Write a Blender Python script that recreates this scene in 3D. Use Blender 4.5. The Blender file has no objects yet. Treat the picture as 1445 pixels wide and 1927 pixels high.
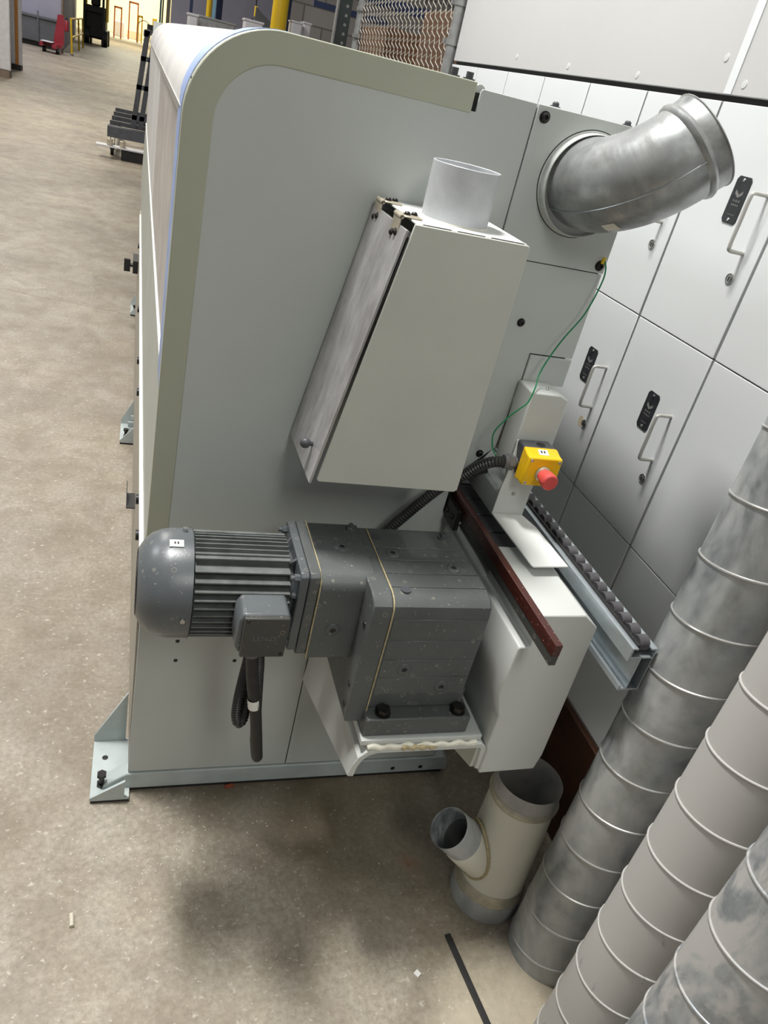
import bpy, bmesh, math, random
from mathutils import Vector, Matrix
random.seed(7)
PI = math.pi
sc = bpy.context.scene
COL = sc.collection

# ------------------------------------------------------------------ camera
cam_d = bpy.data.cameras.new('camera'); cam = bpy.data.objects.new('camera', cam_d)
COL.objects.link(cam)
cam_d.sensor_fit = 'VERTICAL'; cam_d.sensor_height = 36.0
cam_d.lens = 1418.98 / 1927.0 * 36.0
cam_d.clip_start = 0.02; cam_d.clip_end = 300
RIGHT = Vector((0.9452, -0.2467, 0.2139)); DOWN = Vector((0.0546, -0.5270, -0.8481)); FWD = Vector((0.3229, 0.8130, -0.4845))
FWD.normalize(); RIGHT = (RIGHT - FWD * RIGHT.dot(FWD)).normalized(); UP = RIGHT.cross(FWD).normalized()
m = Matrix.Identity(4)
for i in range(3):
    m[i][0] = RIGHT[i]; m[i][1] = UP[i]; m[i][2] = -FWD[i]
m[0][3], m[1][3], m[2][3] = 0.0350, -1.1710, 1.4500
cam.matrix_world = m
sc.camera = cam

# ------------------------------------------------------------------ world and lights
w = bpy.data.worlds.new('world'); sc.world = w; w.use_nodes = True
w.node_tree.nodes['Background'].inputs[0].default_value = (0.92, 0.96, 1.0, 1)
w.node_tree.nodes['Background'].inputs[1].default_value = 0.19

def area(name, loc, target, sx, sy, power, col=(1, 1, 1)):
    d = bpy.data.lights.new(name, 'AREA'); d.shape = 'RECTANGLE'; d.size = sx; d.size_y = sy
    d.energy = power; d.color = col
    o = bpy.data.objects.new(name, d); COL.objects.link(o); o.location = loc
    v = Vector(target) - Vector(loc)
    o.rotation_euler = v.to_track_quat('-Z', 'Y').to_euler()
    return o
area('ceiling_light', (-0.55, 0.42, 4.6), (-0.55, 0.42, 0), 0.36, 0.7, 215, (1, 0.99, 0.965))
area('ceiling_light', (0.5, -4.2, 4.3), (0.5, -2.6, 0), 0.8, 1.6, 66, (0.98, 1.0, 0.94))
area('ceiling_light', (-3.6, 2.2, 4.4), (-2.0, 1.6, 0), 0.5, 1.4, 92, (0.97, 0.99, 1))
area('ceiling_light', (-1.6, 5.5, 4.6), (-1.6, 5.5, 0), 0.4, 1.6, 100, (1, 0.95, 0.93))
area('ceiling_light', (-2.2, 11.0, 5.0), (-2.2, 11.5, 0), 0.8, 2.4, 330, (1, 0.95, 0.84))
area('ceiling_light', (-2.5, 22.0, 6.0), (-2.5, 22.0, 0), 1.0, 3.0, 330, (1, 0.95, 0.84))
area('ceiling_light', (-5.0, 27.5, 5.5), (-5.0, 29.5, 0), 1.0, 3.0, 260, (0.9, 0.9, 1.0))
area('ceiling_light', (-1.0, 52.0, 7.0), (-1.0, 52.0, 0), 2.0, 4.0, 1200, (1, 0.94, 0.74))
area('ceiling_light', (-1.5, 72.0, 7.5), (-1.5, 76.0, 0), 6.0, 8.0, 5200, (1, 0.92, 0.66))
sc.view_settings.view_transform = 'Standard'
try: sc.view_settings.look = 'None'
except Exception: pass
sc.view_settings.exposure = 0.0; sc.view_settings.gamma = 1.0
sc.view_settings.use_curve_mapping = False

# ------------------------------------------------------------------ materials
def lin(c):
    return tuple(((x / 255) / 12.92 if x / 255 <= 0.04045 else ((x / 255 + 0.055) / 1.055) ** 2.4) for x in c)
def new_mat(name):
    mt = bpy.data.materials.new(name); mt.use_nodes = True
    nt = mt.node_tree; return mt, nt, nt.nodes['Principled BSDF']
def N(nt, t, **kw):
    n = nt.nodes.new(t)
    for k, v in kw.items():
        if k in n.inputs.keys(): n.inputs[k].default_value = v
        else: setattr(n, k, v)
    return n
def ramp(nt, fac, p0, c0, p1, c1):
    r = nt.nodes.new('ShaderNodeValToRGB')
    r.color_ramp.elements[0].position = p0; r.color_ramp.elements[0].color = (*c0, 1)
    r.color_ramp.elements[1].position = p1; r.color_ramp.elements[1].color = (*c1, 1)
    nt.links.new(fac, r.inputs[0]); return r.outputs[0]
def mix(nt, fac, a, b):
    n = nt.nodes.new('ShaderNodeMix'); n.data_type = 'RGBA'
    if isinstance(fac, float): n.inputs[0].default_value = fac
    else: nt.links.new(fac, n.inputs[0])
    for i, x in ((6, a), (7, b)):
        if isinstance(x, tuple): n.inputs[i].default_value = (*x[:3], 1)
        else: nt.links.new(x, n.inputs[i])
    return n.outputs[2]
def objco(nt, scale=(1, 1, 1)):
    g = nt.nodes.new('ShaderNodeNewGeometry'); mp = nt.nodes.new('ShaderNodeMapping')
    mp.inputs['Scale'].default_value = scale
    nt.links.new(g.outputs['Position'], mp.inputs[0]); return mp.outputs[0]
def noise(nt, scale, detail=4, rough=0.55, vec=None, dist=0.0):
    n = N(nt, 'ShaderNodeTexNoise', Scale=scale, Detail=detail, Roughness=rough, Distortion=dist)
    nt.links.new(vec if vec is not None else objco(nt), n.inputs['Vector']); return n.outputs['Fac']
def bump(nt, bs, h, strength=0.1, dist=0.002):
    b = N(nt, 'ShaderNodeBump', Strength=strength, Distance=dist)
    nt.links.new(h, b.inputs['Height']); nt.links.new(b.outputs[0], bs.inputs['Normal'])

def plain(name, col, rough=0.5, metal=0.0, var=0.06, scale=14, bmp=0.03, spec=0.5, specks=None):
    mt, nt, bs = new_mat(name); c = lin(col)
    a = tuple(x * (1 - var) for x in c); b = tuple(min(1, x * (1 + var)) for x in c)
    out = ramp(nt, noise(nt, scale, 5), 0.35, a, 0.65, b)
    if specks:
        scol, sscale, th = specks
        f = ramp(nt, noise(nt, sscale, 2, 0.5), th, (0, 0, 0), th + 0.02, (1, 1, 1))
        out = mix(nt, f, out, lin(scol))
    nt.links.new(out, bs.inputs['Base Color'])
    bs.inputs['Roughness'].default_value = rough; bs.inputs['Metallic'].default_value = metal
    bs.inputs['Specular IOR Level'].default_value = spec
    if bmp: bump(nt, bs, noise(nt, 600, 2), bmp, 0.001)
    return mt

M = {}
M['panel'] = plain('grey_panel_paint', (190, 194, 190), 0.42, var=0.03, scale=3, bmp=0.08)
M['band'] = plain('olive_grey_cover_paint', (176, 178, 160), 0.45, var=0.02, scale=5, bmp=0.05, specks=((60, 58, 50), 55, 0.80))
M['white'] = plain('white_grey_powder_coat', (206, 208, 204), 0.38, var=0.03, scale=4, bmp=0.08)
M['boxpaint'] = plain('warm_grey_powder_coat', (196, 197, 188), 0.5, var=0.03, scale=6, bmp=0.12, specks=((70, 66, 58), 42, 0.79))
M['shell'] = plain('dusty_white_shell', (208, 205, 200), 0.55, var=0.06, scale=3)
M['dustywin'] = plain('dusty_window_plastic', (184, 178, 172), 0.35, var=0.16, scale=9)
M['greenpaint'] = plain('grey_green_side_paint', (178, 182, 172), 0.4, var=0.05, scale=4)
M['beige'] = plain('beige_skirt_paint', (170, 164, 150), 0.45, var=0.05, scale=4)
M['brightedge'] = plain('bright_edge_trim', (222, 222, 218), 0.3, var=0.02)
M['bluefoot'] = plain('pale_blue_grey_paint', (176, 184, 182), 0.45, var=0.08, scale=16)
M['chainpaint'] = plain('white_bracket_paint', (222, 224, 220), 0.35, var=0.04, scale=18)
M['black'] = plain('black_plastic', (28, 28, 28), 0.45, var=0.2)
M['darkgap'] = plain('dark_recess', (26, 26, 25), 0.8, var=0.1)
M['screw'] = plain('blackened_steel', (52, 50, 48), 0.35, metal=0.6, var=0.25, scale=60)
M['steel'] = plain('bright_steel', (190, 190, 188), 0.28, metal=0.9, var=0.1, scale=40)
M['hinge'] = plain('beige_zinc_hinge', (196, 186, 166), 0.35, metal=0.4, var=0.1, scale=50)
M['aluminium'] = plain('anodised_aluminium', (196, 204, 208), 0.3, metal=0.65, var=0.05, scale=30)
M['whitepipe'] = plain('dusty_pale_pipe', (200, 202, 205), 0.45, metal=0.15, var=0.07, scale=30, bmp=0.2)
M['rubber'] = plain('dusty_grey_rubber', (86, 84, 86), 0.7, var=0.2, scale=60)
M['rubberblack'] = plain('black_rubber', (38, 37, 36), 0.6, var=0.2, scale=60)
M['conduit'] = plain('black_corrugated_plastic', (52, 52, 50), 0.38, var=0.25, scale=30)
M['gland'] = plain('grey_cable_gland', (98, 98, 98), 0.45, var=0.1)
M['yellow'] = plain('yellow_plastic', (246, 194, 16), 0.35, var=0.04)
M['red'] = plain('faded_red_plastic', (222, 84, 78), 0.45, var=0.05)
M['darkgrey'] = plain('dark_grey_plastic', (72, 73, 76), 0.45, var=0.08)
M['sticker'] = plain('white_sticker', (232, 230, 224), 0.4, var=0.02)
M['ink'] = plain('dark_ink', (50, 48, 46), 0.5, var=0.05)
M['greenwire'] = plain('green_wire', (28, 132, 84), 0.35, var=0.05)
M['ringyellow'] = plain('yellow_terminal', (226, 190, 20), 0.4, var=0.05)
M['locker'] = plain('white_laminate', (222, 224, 224), 0.42, var=0.015, scale=2, bmp=0.05, specks=((90, 78, 60), 30, 0.81))
M['upperwall'] = plain('warm_white_wall_board', (192, 191, 189), 0.5, var=0.012, scale=2, bmp=0.05)
M['lockerbody'] = plain('grey_beige_cabinet_edge', (128, 124, 112), 0.6, var=0.1)
M['plate'] = plain('black_nameplate', (46, 47, 50), 0.4, var=0.25, scale=90)
M['platemark'] = plain('grey_print', (122, 121, 118), 0.5, var=0.15, scale=200)
M['handle'] = plain('silver_handle_paint', (188, 186, 180), 0.4, metal=0.2, var=0.05)
M['rust'] = plain('cream_stain', (206, 190, 158), 0.6, var=0.1, scale=80)
M['caulk'] = plain('cream_caulk', (226, 222, 206), 0.6, var=0.1, scale=60)
M['sealant'] = plain('tan_gasket_sealant', (176, 162, 126), 0.6, var=0.2, scale=150)
M['bluetape'] = plain('blue_masking_tape', (150, 168, 208), 0.6, var=0.15, scale=25)
M['navy'] = plain('navy_blue_paint', (40, 54, 88), 0.5, var=0.1)
M['yellowpost'] = plain('yellow_post_paint', (226, 186, 26), 0.45, var=0.08, scale=3)
M['lightblue'] = plain('light_blue_paint', (130, 180, 210), 0.5)
M['redpaint'] = plain('red_paint', (150, 38, 54), 0.4, var=0.12, scale=4)
M['orange'] = plain('orange_paint', (206, 112, 52), 0.5, var=0.1)
M['orangetrim'] = plain('orange_wood_trim', (188, 128, 62), 0.6, var=0.1)
M['greysteel'] = plain('dark_grey_steel', (82, 83, 88), 0.5, metal=0.2, var=0.15)
M['galvpost'] = plain('galvanised_post', (148, 148, 146), 0.4, metal=0.5, var=0.15, scale=30)
M['wire'] = plain('galvanised_wire', (196, 190, 178), 0.32, metal=0.5, var=0.2, scale=60)
M['rackgreen'] = plain('dark_green_rack_paint', (46, 54, 52), 0.5, var=0.15)
M['cardboard'] = plain('brown_cardboard', (104, 72, 48), 0.8, var=0.12, scale=6)
M['pinkwood'] = plain('pinkish_timber', (176, 150, 132), 0.7, var=0.1, scale=20)
M['farwall'] = plain('cream_far_wall', (226, 214, 178), 0.7, var=0.04, scale=1)
M['greywall'] = plain('grey_violet_wall', (150, 148, 160), 0.7, var=0.06, scale=1)
M['greybin'] = plain('grey_bin_paint', (92, 94, 98), 0.6, var=0.12, scale=2)
M['blackmast'] = plain('black_forklift_paint', (24, 22, 20), 0.5, var=0.3, scale=4)
M['brownpole'] = plain('brown_pole_paint', (120, 104, 92), 0.6, var=0.1)
M['whitegoods'] = plain('white_painted_goods', (206, 205, 208), 0.5, var=0.06)
M['woodchip'] = plain('pale_wood_chip', (206, 198, 180), 0.7, var=0.15, scale=90)
M['redchip'] = plain('red_brown_chip', (146, 74, 48), 0.7, var=0.15, scale=90)

def speckled(name, col, rough, dust, strong=1.0):
    mt, nt, bs = new_mat(name); c = lin(col)
    base = ramp(nt, noise(nt, 9, 6, 0.6), 0.3, tuple(x * 0.82 for x in c), 0.7, tuple(x * 1.15 for x in c))
    f1 = ramp(nt, noise(nt, 190, 2, 0.6), 0.70 - 0.02 * strong, (0, 0, 0), 0.74, (0.8, 0.8, 0.8))
    base = mix(nt, f1, base, lin(dust))
    v = N(nt, 'ShaderNodeTexVoronoi', Scale=38.0); nt.links.new(objco(nt), v.inputs['Vector'])
    r = nt.nodes.new('ShaderNodeValToRGB'); e = r.color_ramp.elements
    e[0].position = 0.10; e[0].color = (0, 0, 0, 1); e[1].position = 0.135; e[1].color = (0.4, 0.4, 0.4, 1)
    x = e.new(0.17); x.color = (0, 0, 0, 1)
    nt.links.new(v.outputs['Distance'], r.inputs[0])
    base = mix(nt, r.outputs[0], base, lin(dust))
    nt.links.new(base, bs.inputs['Base Color']); bs.inputs['Roughness'].default_value = rough
    bump(nt, bs, noise(nt, 260, 3), 0.12, 0.001)
    return mt
M['gear'] = speckled('speckled_dark_grey_paint', (88, 91, 90), 0.42, (176, 168, 150))
M['motor'] = speckled('dark_grey_motor_paint', (92, 96, 98), 0.33, (170, 165, 150), 0.5)
M['fin'] = plain('lit_fin_paint', (104, 107, 105), 0.4, var=0.2, scale=40)  # motor paint lightened so the fin edges look lit
M['blackbar'] = speckled('black_speckled_bar', (66, 66, 62), 0.5, (170, 160, 145))
def brownbar():
    mt, nt, bs = new_mat('dark_red_brown_laminate')
    vec = objco(nt, (60, 2, 60))
    base = ramp(nt, noise(nt, 3, 5, 0.6, vec), 0.3, lin((50, 20, 15)), 0.7, lin((82, 38, 30)))
    f = ramp(nt, noise(nt, 210, 2, 0.6), 0.68, (0, 0, 0), 0.71, (1, 1, 1))
    base = mix(nt, f, base, lin((206, 170, 156)))
    nt.links.new(base, bs.inputs['Base Color']); bs.inputs['Roughness'].default_value = 0.35
    return mt
M['brownbar'] = brownbar()
def woodboard():
    mt, nt, bs = new_mat('dark_brown_wood_grain')
    vec = objco(nt, (30, 2.2, 16))
    base = ramp(nt, noise(nt, 2.2, 7, 0.65, vec, 1.2), 0.3, lin((40, 20, 9)), 0.72, lin((78, 42, 20)))
    nt.links.new(base, bs.inputs['Base Color']); bs.inputs['Roughness'].default_value = 0.45
    return mt
M['wood'] = woodboard()

def galv(name, dusty, c_metal=(150, 155, 158), c_dust=(176, 172, 166), sc_=9.0, th=0.5, streak=(1, 1, 0.5), metal=0.75, width=0.12):
    """galvanised sheet: metallic mottling with matt dust over it; dusty = how much dust lies on it"""
    mt, nt, bs = new_mat(name)
    a = noise(nt, sc_, 6, 0.62, objco(nt, streak), 0.8)
    a2 = noise(nt, sc_ * 3.1, 4, 0.6, objco(nt, streak), 0.4)
    mul = N(nt, 'ShaderNodeMath', operation='MULTIPLY_ADD'); nt.links.new(a2, mul.inputs[0]); mul.inputs[1].default_value = 0.35
    nt.links.new(a, mul.inputs[2])
    f = ramp(nt, mul.outputs[0], th + 0.17 - dusty - width, (0, 0, 0), th + 0.17 - dusty + width, (1, 1, 1))
    cm = lin(c_metal)
    met = ramp(nt, noise(nt, 26, 4), 0.3, tuple(x * 0.72 for x in cm), 0.7, tuple(min(1, x * 1.2) for x in cm))
    nt.links.new(mix(nt, f, met, lin(c_dust)), bs.inputs['Base Color'])
    r = ramp(nt, f, 0.0, (0.33,) * 3, 1.0, (0.72,) * 3); nt.links.new(r, bs.inputs['Roughness'])
    r2 = ramp(nt, f, 0.0, (metal,) * 3, 1.0, (0.05,) * 3); nt.links.new(r2, bs.inputs['Metallic'])
    return mt
M['galv'] = galv('galvanised_steel', 0.02, streak=(1, 1, 0.6))
M['galvspiral'] = galv('smudged_galvanised_spiral_duct', 0.00, c_metal=(160, 166, 170), c_dust=(186, 187, 184), sc_=7)
M['galvdusty'] = galv('dust_coated_spiral_duct', 0.17, c_metal=(140, 146, 150), metal=0.3, c_dust=(192, 189, 184), sc_=8, width=0.03)
M['galvhalf'] = galv('half_dusty_spiral_duct', 0.005, c_metal=(168, 173, 176), c_dust=(190, 187, 183), sc_=13, streak=(1, 1, 0.45), width=0.06, metal=0.35)
M['galvbright'] = galv('shiny_galvanised_elbow', -0.03, c_metal=(176, 178, 178), c_dust=(120, 120, 116), sc_=6, streak=(1, 1, 1), metal=0.85)
M['ypiece'] = galv('dust_covered_galvanised', 0.26, c_metal=(160, 165, 164), c_dust=(222, 219, 204), sc_=9)
M['seam'] = plain('bright_duct_seam', (205, 204, 200), 0.3, metal=0.6, var=0.05)
M['foiltape'] = plain('crinkled_foil_tape', (186, 180, 160), 0.35, metal=0.35, var=0.15, scale=60, bmp=0.6)

def floor_mat():
    mt, nt, bs = new_mat('concrete_floor')
    co = objco(nt)
    big = ramp(nt, noise(nt, 1.1, 5, 0.6, co), 0.32, lin((126, 115, 101)), 0.68, lin((174, 163, 143)))
    streak = noise(nt, 3.5, 7, 0.68, objco(nt, (1.3, 0.9, 1)))
    f = ramp(nt, streak, 0.42, (0, 0, 0), 0.72, (0.55, 0.55, 0.55))
    c = mix(nt, f, big, lin((178, 172, 162)))
    fine = ramp(nt, noise(nt, 85, 5, 0.7, co), 0.36, (0.45,) * 3, 0.60, (0, 0, 0))
    c = mix(nt, fine, c, lin((104, 93, 78)))
    blo = ramp(nt, noise(nt, 7.5, 7, 0.72, co, 0.6), 0.40, (0.42,) * 3, 0.58, (0, 0, 0))
    c = mix(nt, blo, c, lin((112, 99, 80)))
    pal = ramp(nt, noise(nt, 55, 3, 0.6, objco(nt, (1.0, 1.3, 1))), 0.62, (0, 0, 0), 0.70, (0.55,) * 3)
    c = mix(nt, pal, c, lin((205, 198, 184)))
    g = nt.nodes.new('ShaderNodeNewGeometry')
    def spot(x, y, r, amt, col, c, rough=0.04, ns=30):
        s = N(nt, 'ShaderNodeVectorMath', operation='DISTANCE'); nt.links.new(g.outputs['Position'], s.inputs[0]); s.inputs[1].default_value = (x, y, 0)
        ad = N(nt, 'ShaderNodeMath', operation='MULTIPLY_ADD'); nt.links.new(noise(nt, ns, 4, 0.6, co), ad.inputs[0]); ad.inputs[1].default_value = rough * 2
        nt.links.new(s.outputs['Value'], ad.inputs[2])
        ff = ramp(nt, ad.outputs[0], r + rough * 0.6, (amt,) * 3, r + rough * 1.5, (0, 0, 0))
        return mix(nt, ff, c, lin(col))
    c = spot(0.66, -0.245, 0.012, 0.75, (150, 76, 44), c, 0.03)
    c = spot(0.62, -0.10, 0.22, 0.45, (92, 80, 58), c, 0.10, 9)  # floor stain, also darkened to deepen the shadow below the gearbox
    c = spot(0.34, -0.04, 0.16, 0.50, (80, 70, 50), c, 0.08, 14)  # stain along the skid, likewise deepening the machine's shadow in colour
    c = spot(0.78, -0.62, 0.14, 0.50, (214, 202, 176), c, 0.16, 11)  # dusty patch, also painted paler to brighten dim floor by the ducts
    # joint lines running across the aisle
    sx = nt.nodes.new('ShaderNodeSeparateXYZ'); nt.links.new(g.outputs['Position'], sx.inputs[0])
    for (y0, k, wd) in ((3.35, 0.25, 0.006), (9.0, -0.06, 0.02), (15.5, 0.0, 0.05)):
        a = N(nt, 'ShaderNodeMath', operation='MULTIPLY_ADD'); nt.links.new(sx.outputs[0], a.inputs[0]); a.inputs[1].default_value = k
        nt.links.new(sx.outputs[1], a.inputs[2])
        a1 = N(nt, 'ShaderNodeMath', operation='MULTIPLY_ADD'); nt.links.new(noise(nt, 3.0, 3, 0.5, co), a1.inputs[0]); a1.inputs[1].default_value = 0.10 * (1 if y0 < 5 else 0.1)
        nt.links.new(a.outputs[0], a1.inputs[2])
        b = N(nt, 'ShaderNodeMath', operation='SUBTRACT'); nt.links.new(a1.outputs[0], b.inputs[0]); b.inputs[1].default_value = y0
        ab = N(nt, 'ShaderNodeMath', operation='ABSOLUTE'); nt.links.new(b.outputs[0], ab.inputs[0])
        ff = ramp(nt, ab.outputs[0], wd * 0.4, (0.6,) * 3, wd, (0, 0, 0))
        c = mix(nt, ff, c, lin((84, 76, 68)))
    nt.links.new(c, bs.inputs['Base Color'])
    rr = ramp(nt, noise(nt, 5.0, 6, 0.7, objco(nt, (1.6, 1.1, 1))), 0.30, (0.42,) * 3, 0.70, (0.60,) * 3)
    nt.links.new(rr, bs.inputs['Roughness'])
    bump(nt, bs, noise(nt, 60, 6, 0.7, co), 0.25, 0.003)
    return mt
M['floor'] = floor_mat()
def blockwall():
    mt, nt, bs = new_mat('painted_block_wall')
    b = N(nt, 'ShaderNodeTexBrick', Scale=1.0); b.inputs['Color1'].default_value = (*lin((148, 144, 142)), 1)
    b.inputs['Color2'].default_value = (*lin((136, 131, 128)), 1); b.inputs['Mortar'].default_value = (*lin((104, 99, 97)), 1)
    b.inputs['Mortar Size'].default_value = 0.012; b.inputs['Brick Width'].default_value = 0.6; b.inputs['Row Height'].default_value = 0.24
    g = nt.nodes.new('ShaderNodeNewGeometry'); s = nt.nodes.new('ShaderNodeSeparateXYZ'); cbn = nt.nodes.new('ShaderNodeCombineXYZ')
    nt.links.new(g.outputs['Position'], s.inputs[0]); nt.links.new(s.outputs[0], cbn.inputs[0]); nt.links.new(s.outputs[2], cbn.inputs[1])
    nt.links.new(cbn.outputs[0], b.inputs['Vector']); nt.links.new(b.outputs['Color'], bs.inputs['Base Color'])
    bs.inputs['Roughness'].default_value = 0.75
    return mt
M['block'] = blockwall()
def clearflap():
    mt, nt, bs = new_mat('scratched_clear_plastic')
    s = ramp(nt, noise(nt, 7, 6, 0.65, objco(nt, (6, 3, 1))), 0.35, lin((150, 147, 146)), 0.7, lin((196, 194, 193)))
    nt.links.new(s, bs.inputs['Base Color'])
    bs.inputs['Roughness'].default_value = 0.16; bs.inputs['Metallic'].default_value = 0.25
    return mt
M['flap'] = clearflap()

# ------------------------------------------------------------------ mesh helpers
class MB:
    def __init__(s): s.bm = bmesh.new()
    def box(s, x0, x1, y0, y1, z0, z1, mat=None):
        v = [Vector((x, y, z)) for x in (x0, x1) for y in (y0, y1) for z in (z0, z1)]
        if mat is not None: v = [mat @ p for p in v]
        b = [s.bm.verts.new(p) for p in v]
        for f in ((0, 1, 3, 2), (4, 6, 7, 5), (0, 4, 5, 1), (2, 3, 7, 6), (0, 2, 6, 4), (1, 5, 7, 3)):
            s.bm.faces.new([b[i] for i in f])
        return s
    def prism(s, pts, axis, a0, a1):
        def P(p, a):
            return {'x': (a, p[0], p[1]), 'y': (p[0], a, p[1]), 'z': (p[0], p[1], a)}[axis]
        A = [s.bm.verts.new(P(p, a0)) for p in pts]; B = [s.bm.verts.new(P(p, a1)) for p in pts]
        n = len(pts)
        s.bm.faces.new(A); s.bm.faces.new(list(reversed(B)))
        for i in range(n): s.bm.faces.new([A[i], B[i], B[(i + 1) % n], A[(i + 1) % n]])
        return s
    def ring(s, outer, inner, y0, y1, closed=False):
        """open or closed band between two matched outlines in the XZ plane, thick along Y"""
        V = [[s.bm.verts.new((p[0], y, p[1])) for p in L] for y in (y0, y1) for L in (outer, inner)]
        o0, i0, o1, i1 = V; n = len(outer); R = range(n) if closed else range(n - 1)
        for k in R:
            j = (k + 1) % n
            s.bm.faces.new([o0[k], o0[j], i0[j], i0[k]]); s.bm.faces.new([o1[k], i1[k], i1[j], o1[j]])
            s.bm.faces.new([o0[k], o1[k], o1[j], o0[j]]); s.bm.faces.new([i0[k], i0[j], i1[j], i1[k]])
        if not closed:
            for k in (0, n - 1): s.bm.faces.new([o0[k], i0[k], i1[k], o1[k]])
        return s
    def frame(s, d):
        d = Vector(d).normalized(); a = Vector((0, 0, 1)) if abs(d.z) < 0.9 else Vector((1, 0, 0))
        u = d.cross(a).normalized(); return u, d.cross(u).normalized()
    def cyl(s, p0, p1, r0, r1=None, n=20, cap=True):
        r1 = r0 if r1 is None else r1; p0 = Vector(p0); p1 = Vector(p1); u, v = s.frame(p1 - p0)
        A = [s.bm.verts.new(p0 + r0 * (math.cos(2 * PI * k / n) * u + math.sin(2 * PI * k / n) * v)) for k in range(n)]
        B = [s.bm.verts.new(p1 + r1 * (math.cos(2 * PI * k / n) * u + math.sin(2 * PI * k / n) * v)) for k in range(n)]
        for k in range(n): s.bm.faces.new([A[k], A[(k + 1) % n], B[(k + 1) % n], B[k]])
        if cap: s.bm.faces.new(list(reversed(A))); s.bm.faces.new(B)
        return s
    def loft(s, rings, closed_ends=(False, False)):
        R = [[s.bm.verts.new(p) for p in r] for r in rings]; n = len(R[0])
        for a, b in zip(R[:-1], R[1:]):
            for k in range(n): s.bm.faces.new([a[k], a[(k + 1) % n], b[(k + 1) % n], b[k]])
        if closed_ends[0]: s.bm.faces.new(list(reversed(R[0])))
        if closed_ends[1]: s.bm.faces.new(R[-1])
        return s
    def lathe(s, p0, d, prof, n=40, caps=(False, False)):
        """prof: list of (distance along d, radius)"""
        p0 = Vector(p0); d = Vector(d).normalized(); u, v = s.frame(d)
        rings = [[p0 + d * t + max(r, 1e-4) * (math.cos(2 * PI * k / n) * u + math.sin(2 * PI * k / n) * v) for k in range(n)] for t, r in prof]
        return s.loft(rings, caps)
    def tube(s, pts, r, n=10, cap=True):
        pts = [Vector(p) for p in pts]; rings = []; u = None
        for i, p in enumerate(pts):
            t = (pts[min(i + 1, len(pts) - 1)] - pts[max(i - 1, 0)]).normalized()
            if u is None: u, _ = s.frame(t)
            u = (u - t * u.dot(t)).normalized(); v = t.cross(u)
            rr = r[i] if isinstance(r, (list, tuple)) else r
            rings.append([p + rr * (math.cos(2 * PI * k / n) * u + math.sin(2 * PI * k / n) * v) for k in range(n)])
        return s.loft(rings, (cap, cap))
    def sphere(s, c, r, nu=24, nv=14, sc_=(1, 1, 1)):
        c = Vector(c); rings = []
        for i in range(1, nv):
            a = PI * i / nv
            rings.append([c + Vector((r * math.sin(a) * math.cos(2 * PI * k / nu) * sc_[0], r * math.sin(a) * math.sin(2 * PI * k / nu) * sc_[1], r * math.cos(a) * sc_[2])) for k in range(nu)])
        return s.loft(rings, (True, True))
    def map(s, f):
        for v in s.bm.verts: v.co = f(v.co.copy())
        return s

def put(name, mb, mt, parent=None, bevel=0.0, seg=2, smooth=35, solid=0.0):
    bm = mb.bm
    bmesh.ops.recalc_face_normals(bm, faces=bm.faces)
    if parent is not None:
        L = parent_loc(parent)
        bmesh.ops.translate(bm, verts=bm.verts, vec=-L)
    me = bpy.data.meshes.new(name)
    for f in bm.faces: f.smooth = True
    bm.to_mesh(me); bm.free()
    me.set_sharp_from_angle(angle=math.radians(smooth))
    o = bpy.data.objects.new(name, me); COL.objects.link(o)
    me.materials.append(mt if not isinstance(mt, str) else M[mt])
    if parent is not None: o.parent = parent
    if solid:
        md = o.modifiers.new('solid', 'SOLIDIFY'); md.thickness = solid; md.offset = 0
    if bevel:
        md = o.modifiers.new('bevel', 'BEVEL'); md.width = bevel; md.segments = seg; md.limit_method = 'ANGLE'; md.angle_limit = math.radians(40)
        md.harden_normals = False
    return o
def parent_loc(o):
    L = Vector((0, 0, 0))
    while o is not None: L += o.location; o = o.parent
    return L
def tag(o, label, cat, group=None):
    o['label'] = label; o['category'] = cat
    if group: o['group'] = group
    return o
def thing(name, label, cat, loc=(0, 0, 0), group=None):
    o = bpy.data.objects.new(name, None); COL.objects.link(o); o.location = loc; o.empty_display_size = 0.05
    return tag(o, label, cat, group)
def struct(name, mb, mt, **k):
    o = put(name, mb, mt, None, **k); o['kind'] = 'structure'; return o
def copy_tree(o, parent=None):
    c = o.copy(); COL.objects.link(c); c.parent = parent
    for ch in [x for x in bpy.data.objects if x.parent == o and x != c]: copy_tree(ch, c)
    return c
def spline(pts, n=12):
    P = [Vector(p) for p in pts]; P = [2 * P[0] - P[1]] + P + [2 * P[-1] - P[-2]]; out = []
    for i in range(1, len(P) - 2):
        for k in range(n):
            t = k / n
            out.append(0.5 * ((2 * P[i]) + (-P[i - 1] + P[i + 1]) * t + (2 * P[i - 1] - 5 * P[i] + 4 * P[i + 1] - P[i + 2]) * t * t + (-P[i - 1] + 3 * P[i] - 3 * P[i + 1] + P[i + 2]) * t ** 3))
    out.append(P[-2]); return out
def resample(pts, step):
    out = [pts[0]]; acc = 0.0
    for a, b in zip(pts[:-1], pts[1:]):
        L = (b - a).length
        while acc + step <= L + 1e-9 and L > 0:
            acc += step; out.append(a + (b - a) * (acc / L))
        acc -= L
    return out
def corrugated(pts, r, pitch=0.0046, depth=0.0013, n=14):
    P = resample(spline(pts, 30), pitch / 4)
    R = [r - (depth if (i % 4) in (0,) else (depth * 0.4 if (i % 4) in (1, 3) else 0)) for i in range(len(P))]
    return MB().tube(P, R, n)
def arc(cx, cz, r, a0, a1, n):
    return [(cx + r * math.cos(math.radians(a0 + (a1 - a0) * k / n)), cz + r * math.sin(math.radians(a0 + (a1 - a0) * k / n))) for k in range(n + 1)]
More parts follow.
